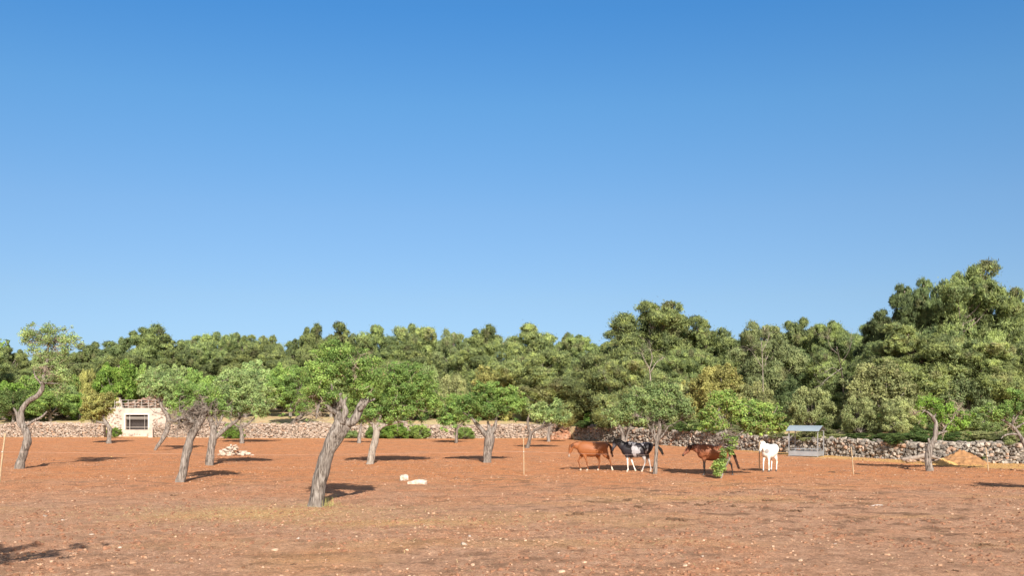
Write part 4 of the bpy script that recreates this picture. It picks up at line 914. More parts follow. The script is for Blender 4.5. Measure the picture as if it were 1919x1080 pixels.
def horse(label, loc, rz, coat, legs, head, hcol, tail, manec, scale=1.0, hoofc='hoof_dark', name='horse', neck_drop=0, ears=1):
    """faces -x; legs: four chains [(x,z)...] with side sign; head: poll, muzzle (x,z)"""
    mb = MB()
    # trunk from chest to buttock
    loft(mb, spl([(-.68, 0, 1.08, .07, .12), (-.62, 0, 1.09, .17, .25), (-.46, 0, 1.11, .23, .345), (-.22, 0, 1.10, .27, .385), (.05, 0, 1.06, .31, .375), (.32, 0, 1.09, .30, .345), (.55, 0, 1.16, .27, .305), (.73, 0, 1.19, .215, .255), (.84, 0, 1.17, .11, .16), (.87, 0, 1.16, .03, .06)]), 16)
    # withers ridge
    loft(mb, spl([(-.50, 0, 1.36, .05, .06), (-.36, 0, 1.44, .06, .07), (-.2, 0, 1.42, .05, .06), (0, 0, 1.37, .04, .05)]), 8)
    (hx, hz), (mx, mz) = head
    # neck: deep at the shoulder, slim at the throat
    nx, nz = (-.50 + hx) / 2, (1.24 + hz) / 2 + 0.04
    loft(mb, spl([(-.36, 0, 1.14, .17, .26), (-.52, 0, 1.22, .15, .245), (nx, 0, nz, .105, .18), ((hx * 3 + nx) / 4 + .01, 0, (hz * 3 + nz) / 4 - .02, .075, .115), (hx - .02, 0, hz - .04, .065, .085)]), 14)
    # head
    dx, dz = mx - hx, mz - hz; L = math.hypot(dx, dz); ux, uz = dx / L, dz / L; px_, pz_ = uz, -ux     # px: towards the throat side
    if px_ * (-.5 - hx) + pz_ * (1.1 - hz) < 0: px_, pz_ = -px_, -pz_
    def hp(t, o_): return (hx + ux * L * t + px_ * o_, 0, hz + uz * L * t + pz_ * o_)
    loft(mb, spl([(*hp(-.06, .02), .05, .05), (*hp(.06, .045), .085, .095), (*hp(.28, .06), .092, .12), (*hp(.45, .052), .078, .098), (*hp(.68, .03), .055, .066), (*hp(.88, .022), .055, .058), (*hp(1.0, .022), .05, .048), (*hp(1.04, .022), .025, .022)]), 14)
    # legs
    hoofs = []
    for kind, sgn, ch in legs:
        yo = .135 * sgn
        if kind == 'f': rr = [(.105, .16), (.085, .12), (.058, .065), (.036, .042), (.046, .05), (.042, .045), (.028, .033), (.030, .034), (.038, .042), (.030, .034)]
        else: rr = [(.12, .21), (.11, .17), (.075, .105), (.042, .055), (.048, .062), (.040, .048), (.030, .036), (.031, .037), (.040, .045), (.032, .036)]
        # ch: shoulder/hip, elbow/stifle, knee/hock, fetlock, hoof
        (x0, z0), (x1, z1), (x2, z2), (x3, z3), (x4, z4) = ch
        I = lambda a, b, t: (a[0] + (b[0] - a[0]) * t, a[1] + (b[1] - a[1]) * t)
        c = [(x0, z0), (x1, z1), I(ch[1], ch[2], .5), I(ch[1], ch[2], .86), (x2, z2), I(ch[2], ch[3], .16), I(ch[2], ch[3], .5), I(ch[2], ch[3], .88), (x3, z3), I(ch[3], ch[4], .7)]
        secs = [(q[0], yo * (1 if i > 1 else .82), q[1], r_[0], r_[1]) for i, (q, r_) in enumerate(zip(c, rr))]
        loft(mb, spl(secs, 3), 10)
        hoofs.append((x4, yo, z4, x3, z3))
    me0 = mb.mesh('horse_rough'); tmp = bpy.data.objects.new('horse_rough', me0); C.objects.link(tmp)
    md = tmp.modifiers.new('r', 'REMESH'); md.mode = 'VOXEL'; md.voxel_size = .022
    ms = tmp.modifiers.new('s', 'SMOOTH'); ms.iterations = 5; ms.factor = .5
    dg = bpy.context.evaluated_depsgraph_get(); me = bpy.data.meshes.new_from_object(tmp.evaluated_get(dg))
    bpy.data.objects.remove(tmp); me.name = 'horse_body'
    n = len(me.vertices); V = np.zeros(n * 3); me.vertices.foreach_get('co', V); V = V.reshape(-1, 3)
    for a_ in list(me.color_attributes): me.color_attributes.remove(a_)
    a = me.color_attributes.new('coat', 'FLOAT_COLOR', 'POINT'); cc = np.ones((n, 4), dtype=np.float32); cc[:, :3] = coat(V, hx, hz, mx, mz); a.data.foreach_set('color', cc.ravel())
    me.polygons.foreach_set('use_smooth', np.ones(len(me.polygons), dtype=bool)); me.update()
    o = thing(name, label, 'horse', loc, rz, None, (scale,) * 3); o['group'] = 'horses in the paddock'
    link('body', me, M['coat'], o)
    # ears
    for s in (-1, 1):
        e = MB(); bx_, bz_ = hx + .005, hz + .0
        e.tube([(bx_, s * .045, bz_), (bx_ - ux * .03 + .01, s * .06, bz_ + .07), (bx_ - ux * .02 - .012 * ears, s * .062, bz_ + .15)], [.026, .03, .006], 7, 0, 0, 3)
        link('ear', e.mesh('ear', True), M[hcol], o)
        ev = MB(); q = hp(.30, .015); V3, F3 = ICO2; ev.add(V3 * np.array([.020, .012, .018]) + np.array([q[0], s * .083, q[2]]), F3)
        link('eye', ev.mesh('eye', True), M['eye'], o)
    for x4, yo, z4, x3, z3 in hoofs:
        h = MB(); h.tube([(x4 + (x3 - x4) * .45, yo, z4 + .085), (x4, yo, z4 + .045), (x4 - .012, yo, z4)], [.040, .050, .058], 10, 0, 0, 2)
        link('hoof', h.mesh('hoof', True), M[hoofc], o)
    # mane: overlapping locks along the crest
    mn = MB(); rng = np.random.default_rng(int(loc[0] * 10) % 97)
    crest = spl([(-.34, 0, 1.47, 0, 0), (-.50, 0, 1.42, 0, 0), (nx + .02, 0, nz + .155, 0, 0), ((hx * 3 + nx) / 4 + .03, 0, (hz * 3 + nz) / 4 + .085, 0, 0), (hx, 0, hz + .05, 0, 0)], 5)
    for q in crest:
        for k in range(3):
            s = -1 if rng.random() < .75 else 1; l = rng.uniform(.10, .2)
            mn.tube([(q[0], 0, q[2] + .01), (q[0] + rng.normal(0, .02) + .02, s * .055, q[2] - .01), (q[0] + rng.normal(0, .03) + .03, s * .10, q[2] - l)], [.020, .018, .005], 5, 0, 0, 2)
    mn.tube([(hx, 0, hz + .05), (hx + ux * .08 - px_ * .03, -.01, hz + uz * .08 - pz_ * .03), (hx + ux * .2 - px_ * .03, .01, hz + uz * .2 - pz_ * .03)], [.03, .025, .006], 5, 0, 0, 3)
    link('mane', mn.mesh('mane', True), M[manec], o)
    tl = MB()
    for k in range(16):
        j = rng.normal(0, .018, (len(tail), 3)) * np.linspace(.3, 1.8, len(tail))[:, None]
        r0 = np.interp(np.linspace(0, 1, len(tail)), [0, .35, .75, 1], [.030, .028, .022, .005])
        tl.tube(np.array([(a_, 0, b_) for a_, b_ in tail]) + j, r0, 5, 0, 0, 3)
    link('tail', tl.mesh('tail', True), M[manec], o)
    return o
def coat_mat():
    m, nt, b = new_mat('horse_coat'); a = N(nt, 'ShaderNodeAttribute', attribute_name='coat')
    n1 = noise(nt, 30, 3); c = mix(nt, a.outputs['Color'], ramp(nt, n1, [(.3, (.85, .85, .85)), (.7, (1.1, 1.1, 1.1))]), .8, 'MULTIPLY')
    nt.links.new(c, b.inputs['Base Color']); b.inputs['Roughness'].default_value = .5; return m
M['coat'] = coat_mat()
M['eye'] = plain('dark_eye', (.01, .008, .006), .15, 0, 0, 5, 0)
M['hoof_dark'] = plain('dark_hoof', (.09, .07, .06), .6, 0, .1, 10, 0); M['hoof_pale'] = plain('pale_hoof', (.45, .36, .28), .6, 0, .1, 10, 0)
M['hair_black'] = plain('black_hair', (.018, .014, .012), .6, 0, .3, 30, 0); M['hair_chestnut'] = plain('chestnut_hair', (.24, .085, .028), .6, 0, .3, 30, 0)
M['hair_darkbrown'] = plain('dark_brown_hair', (.085, .032, .016), .6, 0, .3, 30, 0)
M['hair_white'] = plain('white_hair', (.72, .69, .64), .6, 0, .1, 30, 0); M['hair_bay'] = plain('bay_hair', (.035, .015, .01), .6, 0, .3, 30, 0)
def lerp(a, b, t): return a[None] * (1 - t[:, None]) + b[None] * t[:, None]
A3 = lambda *v: np.array(v, float)
def ss(x, a, b): t = np.clip((x - a) / (b - a), 0, 1); return t * t * (3 - 2 * t)
def coat_chestnut(V, hx, hz, mx, mz):
    c = lerp(A3(.23, .080, .030), A3(.31, .113, .042), fbm(V * 3, 3, 2)); c = lerp_c(c, A3(.17, .06, .025), 1 - ss(V[:, 2], .25, .75))
    dm = np.hypot(V[:, 0] - mx, V[:, 2] - mz); c = lerp_c(c, A3(.33, .25, .20), 1 - ss(dm, .09, .2))
    c = lerp_c(c, A3(.66, .58, .48), (1 - ss(V[:, 2], .17, .26)) * (V[:, 0] > .5)); return c
def lerp_c(c, b, t): return c * (1 - t[:, None]) + b[None] * t[:, None]
def coat_pinto(V, hx, hz, mx, mz):
    c = np.tile(A3(.022, .019, .024), (len(V), 1)); x, y, z = V.T; nn = fbm(V * 4.5, 3, 31) - .5
    wh = A3(.33, .32, .34)
    nn2 = fbm(V * np.array([5, 5, 2.6]) + 3.3, 4, 57) - .5
    p = ss(nn2 + .10 - 1.1 * ((x - .02) / .75) ** 2 * .35, .02, .07) * (x > -.36) * (z > .9)
    d = ((x + .14 + (z - 1.1) * .35) / .07) ** 2 + ((z - 1.08) / .40) ** 2 + nn * 5.0; p = np.maximum(p, 1 - ss(d, .8, 1.15))
    c = lerp_c(c, wh, p)
    c = lerp_c(c, A3(.72, .68, .63), (1 - ss(z + nn * .15, .62, .72)) * (x < .1))
    c = lerp_c(c, A3(.40, .37, .36), (1 - ss(z + nn * .5, .58, .82)) * (x > .1))
    hm = np.hypot(x - (hx * .55 + mx * .45), z - (hz * .55 + mz * .45)); c = lerp_c(c, A3(.12, .11, .12), (1 - ss(hm, .06, .13)) * .8)
    return c
def coat_bay(V, hx, hz, mx, mz):
    x, y, z = V.T; c = lerp(A3(.20, .068, .032), A3(.28, .10, .045), fbm(V * 3, 3, 8))
    c = lerp_c(c, A3(.20, .085, .06), (1 - ss(x, -.75, -.4)) * .6)
    c = lerp_c(c, A3(.02, .014, .013), 1 - ss(z + .1 * fbm(V * 5, 2, 3), .66, .90))
    dm = np.hypot(x - mx, z - mz); c = lerp_c(c, A3(.05, .03, .025), 1 - ss(dm, .06, .16))
    return c
def coat_white(V, hx, hz, mx, mz):
    x, y, z = V.T; c = lerp(A3(.74, .71, .67), A3(.82, .79, .75), fbm(V * 3, 3, 8))
    dm = np.hypot(x - mx, z - mz); c = lerp_c(c, A3(.30, .26, .25), 1 - ss(dm, .04, .12))
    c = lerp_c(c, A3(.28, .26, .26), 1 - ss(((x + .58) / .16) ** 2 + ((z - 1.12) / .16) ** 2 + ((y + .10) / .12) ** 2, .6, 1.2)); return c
def hloc(px, py): x, y = gnd(px, py); return (x, y, gz(x, y) - .005)
S = lambda L_: L_
horse('chestnut horse walking left with lowered head, leftmost of the horses', hloc(1107, 883.0), 0, coat_chestnut,
  [('f', -1, [(-.36, 1.12), (-.33, .84), (-.22, .46), (-.15, .13), (-.19, .0)]), ('f', 1, [(-.42, 1.08), (-.42, .82), (-.62, .50), (-.53, .14), (-.50, .0)]),
   ('h', 1, [(.42, 1.12), (.36, .84), (.46, .48), (.42, .13), (.38, .0)]), ('h', -1, [(.62, 1.18), (.72, .86), (.95, .54), (1.06, .13), (1.09, .0)])],
  ((-1.05, 1.24), (-1.12, .70)), 'hair_chestnut', [(.80, 1.33), (.93, 1.30), (1.0, 1.14), (1.06, .92), (1.10, .72)], 'hair_darkbrown', .96, 'hoof_pale')
horse('black and white pinto horse close behind the chestnut horse', hloc(1190, 886.0), 0, coat_pinto,
  [('f', -1, [(-.40, 1.12), (-.40, .84), (-.38, .47), (-.36, .13), (-.40, .0)]), ('f', 1, [(-.32, 1.12), (-.22, .84), (-.13, .50), (-.0, .15), (.04, .02)]),
   ('h', -1, [(.52, 1.15), (.40, .88), (.50, .50), (.36, .14), (.32, .0)]), ('h', 1, [(.60, 1.15), (.55, .88), (.72, .52), (.80, .14), (.78, .0)])],
  ((-1.02, 1.50), (-1.14, 1.03)), 'hair_black', [(.80, 1.28), (.98, 1.30), (1.16, 1.20), (1.30, 1.03), (1.37, .82)], 'hair_black', .96, 'hoof_pale')
horse('brown bay horse with black legs standing behind the leafy low almond foot', hloc(1333, 893.0), 0, coat_bay,
  [('f', -1, [(-.40, 1.12), (-.36, .84), (-.38, .47), (-.37, .13), (-.40, .0)]), ('f', 1, [(-.36, 1.12), (-.30, .84), (-.29, .47), (-.28, .13), (-.31, .0)]),
   ('h', 1, [(.50, 1.15), (.48, .86), (.66, .50), (.58, .14), (.54, .0)]), ('h', -1, [(.58, 1.15), (.62, .84), (.92, .52), (.98, .14), (.98, .0)])],
  ((-1.10, 1.33), (-1.38, .93)), 'hair_bay', [(.82, 1.28), (.95, 1.20), (1.08, .95), (1.18, .65), (1.32, .30)], 'hair_bay', .94)
horse('white horse standing on its own and facing forward by the thin stake', hloc(1442, 885.5), R(52), coat_white,
  [('f', -1, [(-.40, 1.12), (-.36, .84), (-.38, .47), (-.37, .13), (-.40, .0)]), ('f', 1, [(-.40, 1.12), (-.38, .84), (-.46, .47), (-.46, .13), (-.49, .0)]),
   ('h', 1, [(.52, 1.15), (.44, .86), (.60, .50), (.55, .14), (.51, .0)]), ('h', -1, [(.52, 1.15), (.44, .86), (.64, .50), (.60, .14), (.56, .0)])],
  ((-.98, 1.52), (-1.22, 1.10)), 'hair_white', [(.82, 1.28), (.92, 1.15), (.93, .9), (.92, .6)], 'hair_white', .90)

# ------------------------------------------------------------------ feeder
def feeder():
    x, y = gnd(1511, 856.5); o = thing('hay_feeder', 'galvanised hay feeder with a gabled sheet roof by the wall', 'feeder', (x, y, gz(x, y)), R(-34))
    Lx, Ly = 1.75, 1.25
    b = MB()
    for sx, sy, lx, ly in ((0, -Ly / 2, Lx, .03), (0, Ly / 2, Lx, .03), (-Lx / 2 + .015, 0, .03, Ly - .034), (Lx / 2 - .015, 0, .03, Ly - .034)): b.box((sx, sy, .19), (lx, ly, .30))
    b.box((0, 0, .08), (Lx - .07, Ly - .04, .02)); link('trough', b.mesh('trough'), M['galv'], o)
    for sx in (-1, 1):
        for sy in (-1, 1):
            p = MB(); p.box((sx * (Lx / 2 + .028), sy * (Ly / 2 - .02), .80), (.05, .05, 1.6)); link('post', p.mesh('post'), M['galv'], o)
    rk = MB()
    for sy in (-1, 1):
        rk.box((0, sy * .42, .46), (Lx - .05, .03, .03)); rk.box((0, sy * .60, 1.02), (Lx - .05, .03, .03)) if False else None
        for k in range(13):
            xx = -Lx / 2 + .1 + k * (Lx - .2) / 12; rk.tube([(xx, sy * .40, .36), (xx, sy * .42, .62)], [.008, .008], 5)
    rk.box((0, 0, .36), (.02, .8, .02)); link('hay_rack', rk.mesh('rack'), M['galv'], o)
    rf = MB(); n = 44; ex = Lx / 2 + .17
    for s in (-1, 1):
        V = []; F = []
        for k in range(n + 1):
            xx = -ex + 2 * ex * k / n; wv = .011 * math.cos(k * math.pi)
            for top in (0, .006):
                V += [(xx, 0, 1.93 + wv + top), (xx, s * .83, 1.60 + wv + top)]
        for k in range(n):
            a = k * 4; F += [[a, a + 1, a + 5, a + 4], [a + 2, a + 6, a + 7, a + 3], [a + 1, a + 3, a + 7, a + 5]]
        rf.add(V, None, F)
    link('roof', rf.mesh('roof', True), M['galv_roof'], o)
    rs = MB()
    for sx in (-1, 1): rs.tube([(sx * (Lx / 2 + .02), -.78, 1.59), (sx * (Lx / 2 + .02), 0, 1.895), (sx * (Lx / 2 + .02), .78, 1.59)], [.02] * 3, 6, step=1)
    for sy in (-1, 1): rs.box((0, sy * (Ly / 2 - .02), 1.61), (Lx, .04, .04))
    link('roof_frame', rs.mesh('roof_frame'), M['galv'], o)
feeder()

# ------------------------------------------------------------------ stakes and tape
posts = []
def stake(px, bpy_, top, label, lean=0, r=.027, Y=None):
    x, y = gnd(px, bpy_); h = (bpy_ - top) / FPX * y; mb = MB()
    o = thing('fence_stake', label, 'fence stake', (x, y, gz(x, y)), 0, 'fence stakes'); lx = lean / FPX * y
    mb.tube([(0, 0, -.2), (lx * .5, 0, h * .5), (lx, 0, h)], [r, r * .95, r * .9], 8, .12, int(px), 4); link('pole', mb.mesh('pole', True), M['stake'], o)
    i = MB(); i.tube([(lx * .62, -.04, h * .62), (lx * .62, -.075, h * .62)], [.022, .022], 8, 0, 0, 1); link('insulator', i.mesh('insulator', True), M['plastic'], o)
    posts.append((x + lx * .62, y - .08, h * .62 + gz(x, y)))
stake(-2, 905, 812, 'tall stake leaning right at the left edge', 12, .04)
stake(982, 890, 820, 'tallest thin upright stake, alone left of the chestnut horse', -1)
stake(1423, 885, 830, 'thin stake beside the white horse')
stake(1600, 889, 838, 'thin stake leaning left, right of the hay feeder', -5)
stake(1853, 883, 838, 'thin pale stake beside the sand mound', -6)
stake(2120, 882, 836, 'thin stake beyond the right edge', 0)
tp = MB()
for a, b in zip(posts[:-1], posts[1:]):
    mid = tuple((p + q) / 2 - (.12 if i == 2 else 0) for i, (p, q) in enumerate(zip(a, b))); tp.tube([a, mid, b], [.0026] * 3, 4, 0, 0, 8)
tag(link('fence_tape', tp.mesh('tape'), M['tape']), 'thin pinkish fence line strung between the stakes', 'fence line')

# ------------------------------------------------------------------ outbuilding
def outbuilding():
    Y = 108.5; m = Y / FPX
    X = lambda px: (px - 959.5) * m
    Z = lambda py: HC - (py - YH) * m
    x0, x1 = X(203), X(316); wx0, wx1, wz0, wz1 = X(237), X(279), Z(806), Z(778); zt = Z(767); D = 5.0
    cx = (x0 + x1) / 2; o = thing('outbuilding', 'low whitewashed stone outbuilding with one barred opening and a rail on top', 'outbuilding', (cx, Y, 0)); k = lambda x: x - cx
    b = MB()
    # facade around the opening
    b.box((k((x0 + wx0) / 2), 0, zt / 2 - .1), (wx0 - x0, .5, zt + .2)); b.box((k((x1 + wx1) / 2), 0, zt / 2 - .1), (x1 - wx1, .5, zt + .2))
    b.box((k((wx0 + wx1) / 2), .002, (wz1 + zt) / 2), (wx1 - wx0, .5, zt - wz1)); b.box((k((wx0 + wx1) / 2), .002, wz0 / 2 - .1), (wx1 - wx0, .5, wz0 + .2))
    for s in (x0 + .25, x1 - .25): b.box((k(s), D / 2 + .25, zt / 2 - .1), (.5, D, zt + .2))
    b.box((0, D + .5, zt / 2 - .1), (x1 - x0, .5, zt + .2)); wall = link('wall', b.mesh('wall'), M['plaster'], o)
    rng = np.random.default_rng(5); cen = []; sz = []
    for _ in range(420):
        xx = rng.uniform(x0 + .1, x1 - .1); zz = rng.uniform(.1, zt - .12)
        if wx0 - .5 < xx < wx1 + .5 and zz > wz0 - .4: continue
        cen.append((k(xx), -.215, zz)); sz.append(rng.uniform(.08, .17))
    V, F, c = rocks(np.array(cen), np.array(sz), rng, ICO1, .2, .7); link('stone_cladding', mesh_np('stone_cladding', V, F, c), M['facing'], o)
    f = MB(); t = .16
    f.box((k(wx0 - t / 2 - .003), -.26, (wz0 + wz1) / 2), (t, .08, wz1 - wz0)); f.box((k(wx1 + t / 2 + .003), -.26, (wz0 + wz1) / 2), (t, .08, wz1 - wz0)); f.box((k((wx0 + wx1) / 2), -.262, wz1 + t / 2 + .003), (wx1 - wx0 + 2 * t, .08, t))
    wn = link('window_surround', f.mesh('surround'), M['white'], o)
    g = MB()
    for q in (.28, .9): g.box((k((wx0 + wx1) / 2), -.1 + q * .006, wz0 + (wz1 - wz0) * (1 - q if q < .5 else .17)), (wx1 - wx0, .04, .045))
    g.box((k((wx0 + wx1) / 2), -.09, wz1 - .28), (wx1 - wx0, .03, .09)); g.box((k(wx0 + .42), -.14, (wz0 + wz1) / 2), (.05, .03, wz1 - wz0)); g.box((k(wx1 - .4), -.14, (wz0 + wz1) / 2), (.03, .03, wz1 - wz0))
    link('grille', g.mesh('grille'), M['rail'], wn)
    r = MB(); r.box((0, D / 2 + .1, zt + .055), (x1 - x0 + .1, D + .6, .1)); link('roof_slab', r.mesh('roof_slab'), M['plaster'], o)
    i = MB(); i.box((k((wx0 + wx1) / 2), .55, (wz0 + wz1) / 2), (wx1 - wx0 + .3, .05, wz1 - wz0 + .3)); link('shade_panel', i.mesh('inside'), M['dark_in'], o)  # dark sheet behind the bars paints in the shaded interior and dark mesh gate
    rl = MB()
    for q in range(7): xx = k(X(214) + q * (X(290) - X(214)) / 6); rl.box((xx, .15, zt + .55), (.045, .045, .9))
    for zz in (.35, .65, .98): rl.tube([(k(X(213)), .15, zt + zz), (k(X(252)), .15, zt + zz - .03), (k(X(292)), .15, zt + zz)], [.022] * 3, 5, 0, 0, 3)
    link('railing', rl.mesh('railing'), M['rail'], o)
    # rubble parapet and small gable on the terrace roof
    gb = MB(); gb.add([(k(X(204)), 2.0, zt + .1), (k(X(216)), 2.0, zt + .1), (k(X(210)), 2.0, zt + 1.25), (k(X(204)), 2.0, zt + 1.1), (k(X(204)), 2.4, zt + .1), (k(X(216)), 2.4, zt + .1), (k(X(210)), 2.4, zt + 1.25), (k(X(204)), 2.4, zt + 1.1)], None, [[0, 1, 2, 3], [7, 6, 5, 4], [0, 4, 5, 1], [1, 5, 6, 2], [2, 6, 7, 3], [3, 7, 4, 0]])
    link('gable', gb.mesh('gable'), M['plaster'], o)
    cen = []; sz = []
    for _ in range(170):
        xx = X(rng.uniform(225, 300)); hh = .9 * math.exp(-((xx - X(280)) / 2.2) ** 2) + .4
        cen.append((k(xx), rng.uniform(1.4, 2.6), zt + .15 + rng.uniform(0, hh))); sz.append(rng.uniform(.1, .22))
    V, F, c = rocks(np.array(cen), np.array(sz), rng, ICO1, .25, .6); rb = link('rubble_parapet', mesh_np('rubble', V, F, c), M['brown_stone'], o)
    p = MB(); xx, yy = gnd(283, 820.5); p.box((0, 0, .42), (.42, .34, 1.05), 0, .015, rng); pp = link('gate_pillar', p.mesh('pillar'), M['plaster'], None, (xx, yy, .1)); tag(pp, 'pale square stone pillar at the wall end beside the outbuilding', 'pillar')
outbuilding()

# ------------------------------------------------------------------ heaps, blocks, logs, stones
def mound(name, label, px, py, wpx, top, mat, seed, depth=.7, cat='mound', rough=.12):
    x, y = gnd(px, py); rx = wpx / 2 / FPX * y; h = (py - top) / FPX * y
    n = 56; V = []; rng = np.random.default_rng(seed)
    g = np.linspace(-1.25, 1.25, n); X, Y = np.meshgrid(g, g); d = np.sqrt(X ** 2 + Y ** 2); p = np.stack([X.ravel() * 2.5, Y.ravel() * 2.5, np.full(X.size, seed)], 1)
    dd = np.clip(1 - d.ravel(), -.2, 1); z = np.where(dd > 0, (.65 * dd + .35 * np.sin(np.clip(dd, 0, 1) * math.pi / 2)), dd) * h * (1 + (fbm(p, 3, seed) - .5) * .9) + (fbm(p * 5, 3, seed + 4) - .5) * rough * h
    z = np.where(d.ravel() > 1.0, -.12, z); V = np.stack([X.ravel() * rx, Y.ravel() * rx * depth, z], 1)
    i = np.arange(n - 1)[:, None] * n; j = np.arange(n - 1)[None, :]; F = np.stack([(i + j).ravel(), (i + j + 1).ravel(), (i + j + 1 + n).ravel(), (i + j + n).ravel()], 1)
    return tag(link(name, mesh_np(name, V, F, np.ones((len(V), 3)), True), M[mat], None, (x, y + rx * depth * .6, gz(x, y))), label, cat)
mound('sand_mound', 'ochre sand mound piled in front of the gap in the wall', 1812, 870, 104, 849, 'sand', 3, .7, 'mound', .5)
mound('rubble_mound', 'red earth core of the rubble heap in the wall break', 1066, 824, 62, 805, 'red_e', 9, .7, 'mound', .5)
mound('earth_mound', 'low reddish earth heap at the left foot of the sand mound', 1772, 871, 60, 860, 'earth', 5)
def stone(px, py, wpx, mat, label, group, seed, z=0, dy=0, name='stone', flat=.6, cat='stone'):
    x, y = gnd(px, py); y += dy; rng = np.random.default_rng(seed); r = wpx / 2 / FPX * y
    V, F, c = rocks(np.zeros((1, 3)), [r], rng, ICO2, .14, flat); c[:] = rng.uniform(0, 1)
    return tag(link(name, mesh_np(name, V, F, c), M[mat], None, (x, y, gz(x, y) + r * flat * .35 + z)), label, cat, group)
rr = random.Random(4)
for k in range(64):
    u = rr.gauss(0, .42); u = max(-1, min(1, u)); v = rr.uniform(-1, 1) * (1 - abs(u) * .6)
    hgt = .75 * max(0, 1 - abs(u)) * max(0, 1 - abs(v)) * rr.uniform(.3, 1)
    stone(437 + u * 36, 853, rr.uniform(5, 10), 'pale_stone', 'pale stone in the heap right of the straight grey almond trunk', 'pale stones heaped in the field', 200 + k, hgt, v * 1.3, 'heap_stone')
for k in range(80):
    u = rr.uniform(-1, 1); v = rr.uniform(-1, .3); hgt = 1.45 * max(0, 1 - math.sqrt(u * u + v * v)) 
    stone(1066 + u * 34, 824, rr.uniform(6, 13), 'red_stone', 'reddish stone in the rubble heap filling the break in the wall', 'red rubble stones in the wall break', 300 + k, hgt, 1.1 + v * 1.3, 'rubble_stone')
for k in range(16):
    u = rr.uniform(-1, 1)
    stone(1728 + u * 34, 868, rr.uniform(7, 13), 'pale_stone' if rr.random() < .7 else 'red_stone', 'pale stone lying beneath the fallen grey log', 'stones under the fallen log', 400 + k, rr.uniform(0, .12), rr.uniform(-.3, .4), 'stone')
WORDS = ['first', 'second', 'third', 'fourth', 'fifth', 'sixth', 'seventh', 'eighth', 'ninth', 'tenth', 'eleventh', 'twelfth', 'thirteenth', 'fourteenth']
def rowname(py): return 'along the bottom edge' if py > 1040 else 'in the near foreground band' if py > 1000 else 'in the middle band of open earth' if py > 960 else 'level with the nearest trunk foot' if py > 930 else 'just in front of the horses'
def ordinals(items, what):
    rows = {}
    for i, it in enumerate(items): rows.setdefault(rowname(it[1]), []).append((it[0], i))
    out = {}
    for rn, l in rows.items():
        for k, (_, i) in enumerate(sorted(l)): out[i] = ('only ' + what if len(l) == 1 else '%s %s from the left' % (WORDS[k], what)) + ' ' + rn
    return out
def block(name, label, px, py, w_, d_, h_, rz, seed, mat='pale_stone', z=0):
    rng = np.random.default_rng(seed); import bmesh
    x, y = gnd(px, py); bm = bmesh.new(); bmesh.ops.create_cube(bm, size=1)
    for v in bm.verts: v.co = Vector((v.co.x * w_, v.co.y * d_, v.co.z * h_))
    bmesh.ops.bevel(bm, geom=bm.edges[:], offset=min(h_, d_) * .12, segments=2, affect='EDGES')
    bmesh.ops.subdivide_edges(bm, edges=[e for e in bm.edges if e.calc_length() > .15], cuts=4, use_grid_fill=True)
    for v in bm.verts: v.co += Vector(rng.normal(0, .009, 3)) + Vector((0, 0, .035 * math.sin(v.co.x * 7 + 1))) + Vector((0, .04 * math.sin(v.co.x * 9), 0))
    me = bpy.data.meshes.new(name); bm.to_mesh(me); bm.free()
    a = me.color_attributes.new('tint', 'FLOAT_COLOR', 'POINT'); a.data.foreach_set('color', np.full(len(me.vertices) * 4, .95, dtype=np.float32))
    return tag(link(name, me, M[mat], None, (x, y, gz(x, y) + h_ / 2 + z - .02), rz), label, 'stone block')
block('stone_block', 'square pale cut stone block standing beside the long slab', 757, 902, .34, .3, .25, .2, 1)
block('stone_slab', 'long pale stone slab lying right of the square block', 782, 908, .74, .3, .17, -.12, 2)
block('white_strip', 'thin white strip lying flat on the earth at the right', 1641, 948, .50, .06, .02, .1, 3, 'white')
def log():
    rng = np.random.default_rng(2); x, y = gnd(1725, 866); o = thing('fallen_log', 'grey fallen log with a curled root lying behind the bare-limbed almond', 'log', (x, y, gz(x, y))); mb = MB()
    mb.tube([(-1.1, -.1, .14), (-.4, 0, .22), (.3, .1, .32), (.85, .1, .25), (1.2, .0, .12)], [.09, .12, .15, .10, .05], 9, .3, 3, 5)
    mb.tube([(.35, .1, .3), (.55, .15, .55), (.42, .15, .70), (.6, .1, .78)], [.09, .07, .05, .02], 7, .2, 4); mb.tube([(.6, .1, .3), (.95, -.1, .2), (1.25, -.3, .02)], [.07, .05, .03], 6, .2, 5)
    mb.tube([(-.9, 0, .18), (-1.0, -.15, .05)], [.05, .03], 6, 0, 0, 2); link('trunk', mb.mesh('log', True), M['log'], o)
log()
# conspicuous single field stones
FS = ([(172, 1003, 9, 0), (85, 968, 9, 0), (118, 975, 6, 0), (515, 1032, 14, 1), (270, 1042, 12, 1), (250, 1056, 15, 1), (225, 1026, 9, 0), (812, 966, 11, 1), (1132, 999, 14, 1), (1072, 1033, 20, 1), (1052, 1075, 15, 1), (1046, 1042, 6, 0), (1284, 1063, 12, 1), (1366, 1029, 9, 1),
    (1662, 1041, 14, 1), (1500, 1053, 12, 1), (870, 1024, 14, 0), (880, 1008, 8, 0), (1230, 1018, 9, 1), (985, 1070, 10, 1), (1316, 1047, 9, 0), (1760, 1064, 10, 1), (1405, 985, 8, 1), (1565, 1020, 7, 0), (1095, 1058, 11, 1), (640, 1060, 9, 1), (420, 1068, 11, 1), (558, 1011, 8, 0), (60, 1020, 8, 1), (705, 1015, 9, 1)])
ol = ordinals(FS, 'loose stone')
for k, (px, py, w_, mt) in enumerate(FS):
    stone(px, py, w_, 'facing' if mt == 0 else 'pebble', ol[k], 'loose stones on the foreground earth', 500 + k, -.005, 0, 'field_stone', .5)
